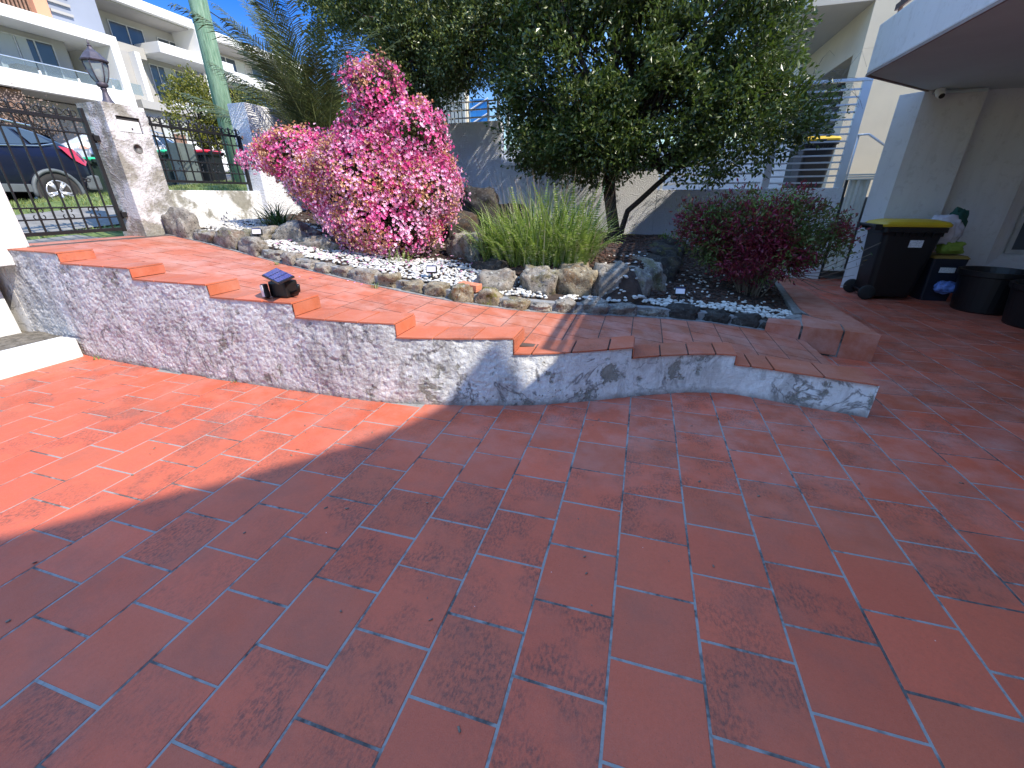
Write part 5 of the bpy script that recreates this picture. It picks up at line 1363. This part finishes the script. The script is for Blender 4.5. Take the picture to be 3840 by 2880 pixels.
# ------------------------------------------------------------------ person bending over in the street
def person(loc, rz):
    t = thing('person', (0, 0, 0), 'person in white top and pale jeans bending forward beside the parked cars', 'person')
    J = {'pel': (0, 0, .92), 'sp': (0, .12, 1.12), 'ch': (0, .30, 1.28), 'nk': (0, .42, 1.36), 'hd': (0, .52, 1.42), 'lh': (-.10, 0, .88), 'lk': (-.11, .05, .48), 'la': (-.11, -.02, .08), 'lt': (-.11, .14, .04),
         'rh': (.10, 0, .88), 'rk': (.12, .08, .48), 'ra': (.12, .02, .08), 'rt': (.12, .17, .04), 'ls': (-.17, .32, 1.27), 'le': (-.22, .38, 1.0), 'lw': (-.16, .50, .80), 'rs': (.17, .32, 1.27), 're': (.22, .40, 1.0), 'rw': (.14, .52, .80)}
    def skin(name, bones, rad, mat, par):
        names = []; 
        for a, b in bones:
            for q in (a, b):
                if q not in names: names.append(q)
        me = bpy.data.meshes.new(name); me.from_pydata([J[q] for q in names], [(names.index(a), names.index(b)) for a, b in bones], [])
        o = link(name, me, mat, par)
        md = o.modifiers.new('skin', 'SKIN'); 
        if not me.skin_vertices: me.skin_vertices.new()
        for i, q in enumerate(names): me.skin_vertices[0].data[i].radius = (rad[q], rad[q])
        me.skin_vertices[0].data[0].use_root = True
        s_ = o.modifiers.new('sub', 'SUBSURF'); s_.levels = 1; s_.render_levels = 1
        return o
    rad = dict(pel=.145, sp=.125, ch=.15, nk=.055, hd=.06, lh=.10, lk=.065, la=.045, lt=.035, rh=.10, rk=.065, ra=.045, rt=.035, ls=.065, le=.045, lw=.032, rs=.065, re=.045, rw=.032)
    bones = [('pel', 'sp'), ('sp', 'ch'), ('ch', 'nk'), ('nk', 'hd'), ('pel', 'lh'), ('lh', 'lk'), ('lk', 'la'), ('la', 'lt'), ('pel', 'rh'), ('rh', 'rk'), ('rk', 'ra'), ('ra', 'rt'), ('ch', 'ls'), ('ls', 'le'), ('le', 'lw'), ('ch', 'rs'), ('rs', 're'), ('re', 'rw')]
    skin('body', bones, rad, MT['skin'], t)
    r2 = {k: v * 1.12 for k, v in rad.items()}
    skin('shirt', [('pel', 'sp'), ('sp', 'ch'), ('ch', 'ls'), ('ls', 'le'), ('ch', 'rs'), ('rs', 're')], r2, MT['shirt'], t)
    skin('jeans', [('pel', 'lh'), ('lh', 'lk'), ('lk', 'la'), ('pel', 'rh'), ('rh', 'rk'), ('rk', 'ra')], {k: v * 1.15 for k, v in rad.items()}, MT['jeans'], t)
    v, f = I1
    hd = npmesh('head', v * np.array([.078, .10, .11]) + np.array([0, .56, 1.46]), f, MT['skin'], t, True)
    npmesh('hair', v * np.array([.090, .105, .115]) + np.array([0, .53, 1.50]), f, MT['hair'], t, True)
    t.location = loc; t.rotation_euler = (0, 0, rz)
person((-16.0, 9.75, 1.85), R(-20))

# ------------------------------------------------------------------ houses across the road
def bx(nm, mat, par, *a, bev=.0): return MB().box(*a).build(nm, MT[mat], par, bevel=bev)
def window(par, x, y0, y1, z0, z1, mat='pane', fr=.05, mull=()):
    f = MB().box(x, x + .06, y0, y1, z0, z0 + fr).box(x, x + .06, y0, y1, z1 - fr, z1).box(x, x + .06, y0, y0 + fr, z0 + fr, z1 - fr).box(x, x + .06, y1 - fr, y1, z0 + fr, z1 - fr)
    for m_ in mull: f.box(x, x + .05, m_ - .03, m_ + .03, z0 + fr, z1 - fr)
    f = f.build('window', MT['frame'], par)
    es = [y0 + fr] + list(mull) + [y1 - fr]
    for i, (a, b) in enumerate(zip(es[:-1], es[1:])): MB().box(x + .005, x + .02, a, b, z0 + fr, z1 - fr).build('pane', MT[mat if i % 3 != 2 else 'blind'], f)
    return f
H1 = thing('white_framed_house', (-30, 16, 4), 'white box framed modern house at the top left with a glass balcony', 'house')
bx('frame_top', 'far_white', H1, -32.5, -28, 8, 20.68, 8.93, 9.40)
bx('frame_side', 'far_white', H1, -32.5, -28, 20.27, 20.68, 3.0, 8.927)
bx('balcony_front', 'far_white', H1, -28.35, -28.0, 8, 20.265, 6.23, 6.92)
bx('floor_slab', 'far_grey', H1, -32.5, -28.36, 8, 20.265, 6.25, 6.55)
bx('wall', 'far_grey', H1, -32, -29.6, 8, 19.15, 6.56, 8.92)
bx('back_wall', 'far_grey', H1, -32.4, -31.2, 19.16, 20.26, 6.56, 8.92)
window(H1, -29.59, 13.0, 18.55, 7.15, 8.68, mull=(14.9, 16.2, 17.05, 17.8))
window(H1, -31.19, 19.25, 20.2, 6.7, 8.5)
for a in np.arange(9, 20, 1.55): bx('glass_panel', 'rail_glass', H1, -28.20, -28.17, a, a + 1.5, 6.90, 7.42)
for a in np.arange(9, 20.2, 1.55): bx('balcony_clip', 'far_white', H1, -28.22, -28.14, a - .06, a + .02, 6.88, 7.10)
MB().tube([(-28.18, 9, 7.43), (-28.18, 20.2, 7.43)], .025).build('glass_rail', MT['chrome'], H1)
bx('upper_wall', 'far_shade', H1, -33, -29.5, 18.85, 21.3, 9.403, 12.5)
bx('orange_column', 'far_orange', H1, -30.3, -29.3, 18.25, 18.845, 9.403, 12.5)
for a in np.arange(14.5, 18.2, .16): bx('dark_slat', 'brick', H1, -29.7, -29.62, a, a + .08, 9.41, 11.5)
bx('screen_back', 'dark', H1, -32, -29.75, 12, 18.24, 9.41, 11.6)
for z in (10.1, 10.5, 10.9): bx('louvre', 'far_grey', H1, -29.45, -29.38, 18.95, 19.9, z, z + .12)
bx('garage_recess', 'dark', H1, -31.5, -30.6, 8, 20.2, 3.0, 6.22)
bx('stone_pier', 'brick', H1, -29.2, -28.5, 15.1, 15.9, 3.0, 6.2)
bx('lower_wall', 'far_grey', H1, -30.59, -30.3, 16.5, 20.2, 3.0, 6.2)
H2 = thing('stepped_white_house', (-32, 26, 4), 'white and grey three level house left of the green pole, with a projecting mid balcony', 'house')
bx('roof', 'far_white', H2, -36, -30.0, 19.5, 27.5, 11.80, 12.28, bev=.02)
bx('soffit', 'far_grey', H2, -35, -30.3, 19.6, 27.3, 11.72, 11.797)
bx('wall', 'far_grey', H2, -36, -32.05, 20.8, 28.2, 3, 11.71)
bx('roof_fin', 'far_white', H2, -33.5, -30.0, 27.52, 27.9, 9.9, 12.1)
bx('mid_slab', 'far_white', H2, -32.04, -30.0, 24.66, 30.0, 9.88, 10.44, bev=.02)
bx('mid_parapet', 'far_grey', H2, -32.04, -31.3, 21.0, 24.64, 9.55, 10.15)
bx('fin_wall', 'far_white', H2, -32.04, -30.1, 23.05, 23.33, 6.95, 9.54)
bx('bay_wall', 'far_grey', H2, -32.04, -30.6, 20.9, 23.04, 3, 9.54)
window(H2, -30.59, 22.0, 22.45, 8.1, 9.0)
window(H2, -32.04, 25.2, 28.6, 7.5, 9.6, mull=(25.75, 26.2, 26.9, 27.45))
window(H2, -32.04, 23.45, 25.45, 10.2, 11.35, mull=(24.5,))
window(H2, -32.04, 26.3, 28.1, 10.5, 11.25, mull=(27.1,))
bx('low_slab', 'far_grey', H2, -32.04, -30.0, 22.5, 29.5, 6.62, 7.05)
bx('low_parapet', 'far_white', H2, -30.35, -30.0, 24.7, 29.5, 7.053, 7.4)
bx('garage_wall', 'far_grey', H2, -32.0, -30.4, 22.5, 29.5, 3, 6.6)
bx('garage_door', 'blind', H2, -30.39, -30.33, 23.5, 25.6, 3.6, 6.2)
for a in np.arange(25.3, 28.4, 1.1): bx('glass_panel', 'rail_glass', H2, -30.6, -30.57, a, a + 1.05, 7.41, 8.3)
MB().tube([(-30.58, 24.7, 8.32), (-30.58, 29, 8.32)], .025).build('glass_rail', MT['chrome'], H2)
for yy in (21.6, 27.9): MB().tube([(-30.45, yy, 3.5), (-30.45, yy, 9.4)], .05, 8).build('downpipe', MT['far_white'], H2)
for yy in (21.0, 22.6, 24.2, 25.8): bx('fascia_joint', 'far_grey', H2, -29.998, -29.985, yy, yy + .03, 11.82, 12.26)
bx('air_conditioner', 'far_white', H2, -31.0, -30.62, 26.6, 27.5, 7.42, 8.05, bev=.03)
bx('balcony_chair', 'dark', H2, -31.4, -30.9, 25.2, 25.7, 7.06, 7.9)
bx('curtain', 'blind', H1, -29.58, -29.55, 13.05, 13.9, 7.2, 8.63)
bx('curtain', 'blind', H1, -29.565, -29.53, 17.1, 17.5, 7.2, 8.63)
bx('balcony_table', 'dark', H1, -29.2, -28.6, 16.2, 17.0, 6.95, 7.3)
H3 = thing('far_white_house', (-33, 33, 4), 'white flat roofed house partly behind the palm, right of the green pole', 'house')
bx('roof', 'far_white', H3, -37, -31, 28.6, 40, 11.95, 12.45, bev=.02)
bx('soffit', 'far_grey', H3, -36, -31.3, 28.7, 39.8, 11.87, 11.947)
bx('wall', 'far_grey', H3, -37, -33.05, 28.6, 40, 3, 11.86)
bx('mid_slab', 'far_white', H3, -33.04, -31.0, 30.0, 40, 9.6, 10.3, bev=.02)
window(H3, -33.04, 31.5, 34.2, 10.4, 11.7, mull=(32.4, 33.3))
window(H3, -33.04, 34.8, 38, 10.4, 11.7, mull=(35.9, 37))
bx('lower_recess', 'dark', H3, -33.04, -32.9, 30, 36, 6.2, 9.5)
bx('low_parapet', 'far_white', H3, -31.4, -31.0, 29.7, 40, 6.2, 7.3)

# street shrubs
def street_tree(name, loc, ells, n, mat, lab, leafs=(.07, .12), trunkr=.08, k=8, cat='tree'):
    t = thing(name, loc, lab, cat)
    top = ells[0]
    MB().tube([loc, (loc[0], loc[1], (loc[2] + top[2]) / 2), (top[0], top[1], top[2])], [trunkr, trunkr * .8, trunkr * .4], 8).build('trunk', MT['bark'], t)
    tp = inside(ells, n, .3, 1.0, .40, 1.2, 9)
    mb = MB(); limbs(mb, (loc[0], loc[1], (loc[2] + top[2]) / 2), tp[:40], trunkr * .4, 3, .1, 5); mb.build('branches', MT['bark'], t)
    P_, D_ = clusters(tp, k, .12); leaves('crown', P_, D_, RNG.uniform(leafs[0], leafs[1], len(P_)), RNG.uniform(.4, .55, len(P_)) * leafs[1], mat, t)
street_tree('street_tree', (-15.3, 13.2, 1.9), [(-15, 13.1, 4.3, .75, .95, 1.05), (-15, 13.6, 3.8, .6, .8, .8), (-15, 12.6, 3.9, .5, .6, .55)], 900, MT['leafy'], 'yellow green street tree in front of the white houses, left of the green pole')
street_tree('street_shrub', (-15.5, 15.4, 2.4), [(-15, 15.3, 4.9, .6, .7, .5), (-15, 15.9, 4.4, .6, .7, .5)], 420, MT['leafy'], 'yellow green shrub crown just right of the green pole', cat='shrub')
street_tree('bare_shrub', (-24, 13.5, 3.0), [(-24, 13.0, 4.6, .9, 2.0, .8), (-24, 11.4, 4.7, .8, 1.5, .7)], 420, MT['brownleaf'], 'twiggy brown leafless shrub below the white framed house', (.05, .11), .1, 6, 'shrub')
street_tree('brown_hedge', (-19, 13.6, 2.2), [(-19, 13.4, 2.9, .6, 1.2, .6)], 300, MT['brownleaf'], 'dry brown hedge across the road above the green lidded bin', (.08, .14), .06, 6, 'hedge')

# overhead wires crossing behind the palm
for i, (a, b) in enumerate((((-9, 8.5, 5.05), (-20, 30, 9.6)), ((-9, 8.5, 4.9), (-25, 36, 9.4)))):
    o = MB().tube([Vector(a).lerp(Vector(b), f) - Vector((0, 0, .8 * math.sin(f * math.pi))) for f in np.linspace(0, 1, 12)], .012, 5).build('overhead_cable', MT['iron'])
    tag(o, ['upper black service cable running from the green pole past the palm', 'lower black service cable running from the green pole to the far houses'][i], 'cable')

# dry leaves and petals fallen on the paving
n = 110
x = RNG.uniform(-4.5, 3.2, n); y = RNG.uniform(.5, 3.0, n)
k = y < np.interp(x, _fx, _fy) - .05
x, y = x[k], y[k]
tag(scatter('fallen_litter', CHIP, np.stack([x, y, np.full(len(x), .004)], 1), RNG.uniform(.003, .009, len(x)), MT['twig'], (1, .5, .12)), 'tiny dry bits of leaf litter fallen on the terracotta drive', 'litter', kind='stuff')

n = 420
a = RNG.uniform(0, 2 * math.pi, n); r = RNG.uniform(.2, 1.5, n)
x = -3.3 + r * np.cos(a) * 1.1; y = 4.75 + r * np.sin(a) * .75
fy = np.interp(x, [p[0] for p in FAR], [p[1] for p in FAR])
z = np.where(y > fy + .12, soil_z(x, y) + .03, np.array([ramp_z(q) for q in x]) + .003)
k = (y > np.interp(x, _fx, _fy) + .35) & ((y > fy + .16) | (y < fy - .03)) & (RNG.uniform(0, 1, n) < np.where(y < fy, .35, 1.))
tag(scatter('fallen_petals', CHIP, np.stack([x, y, z], 1)[k], RNG.uniform(.008, .015, k.sum()), MT['palepink'], (1, .8, .08)), 'pink petals dropped on the pebbles and path around the azalea', 'petals', kind='stuff')
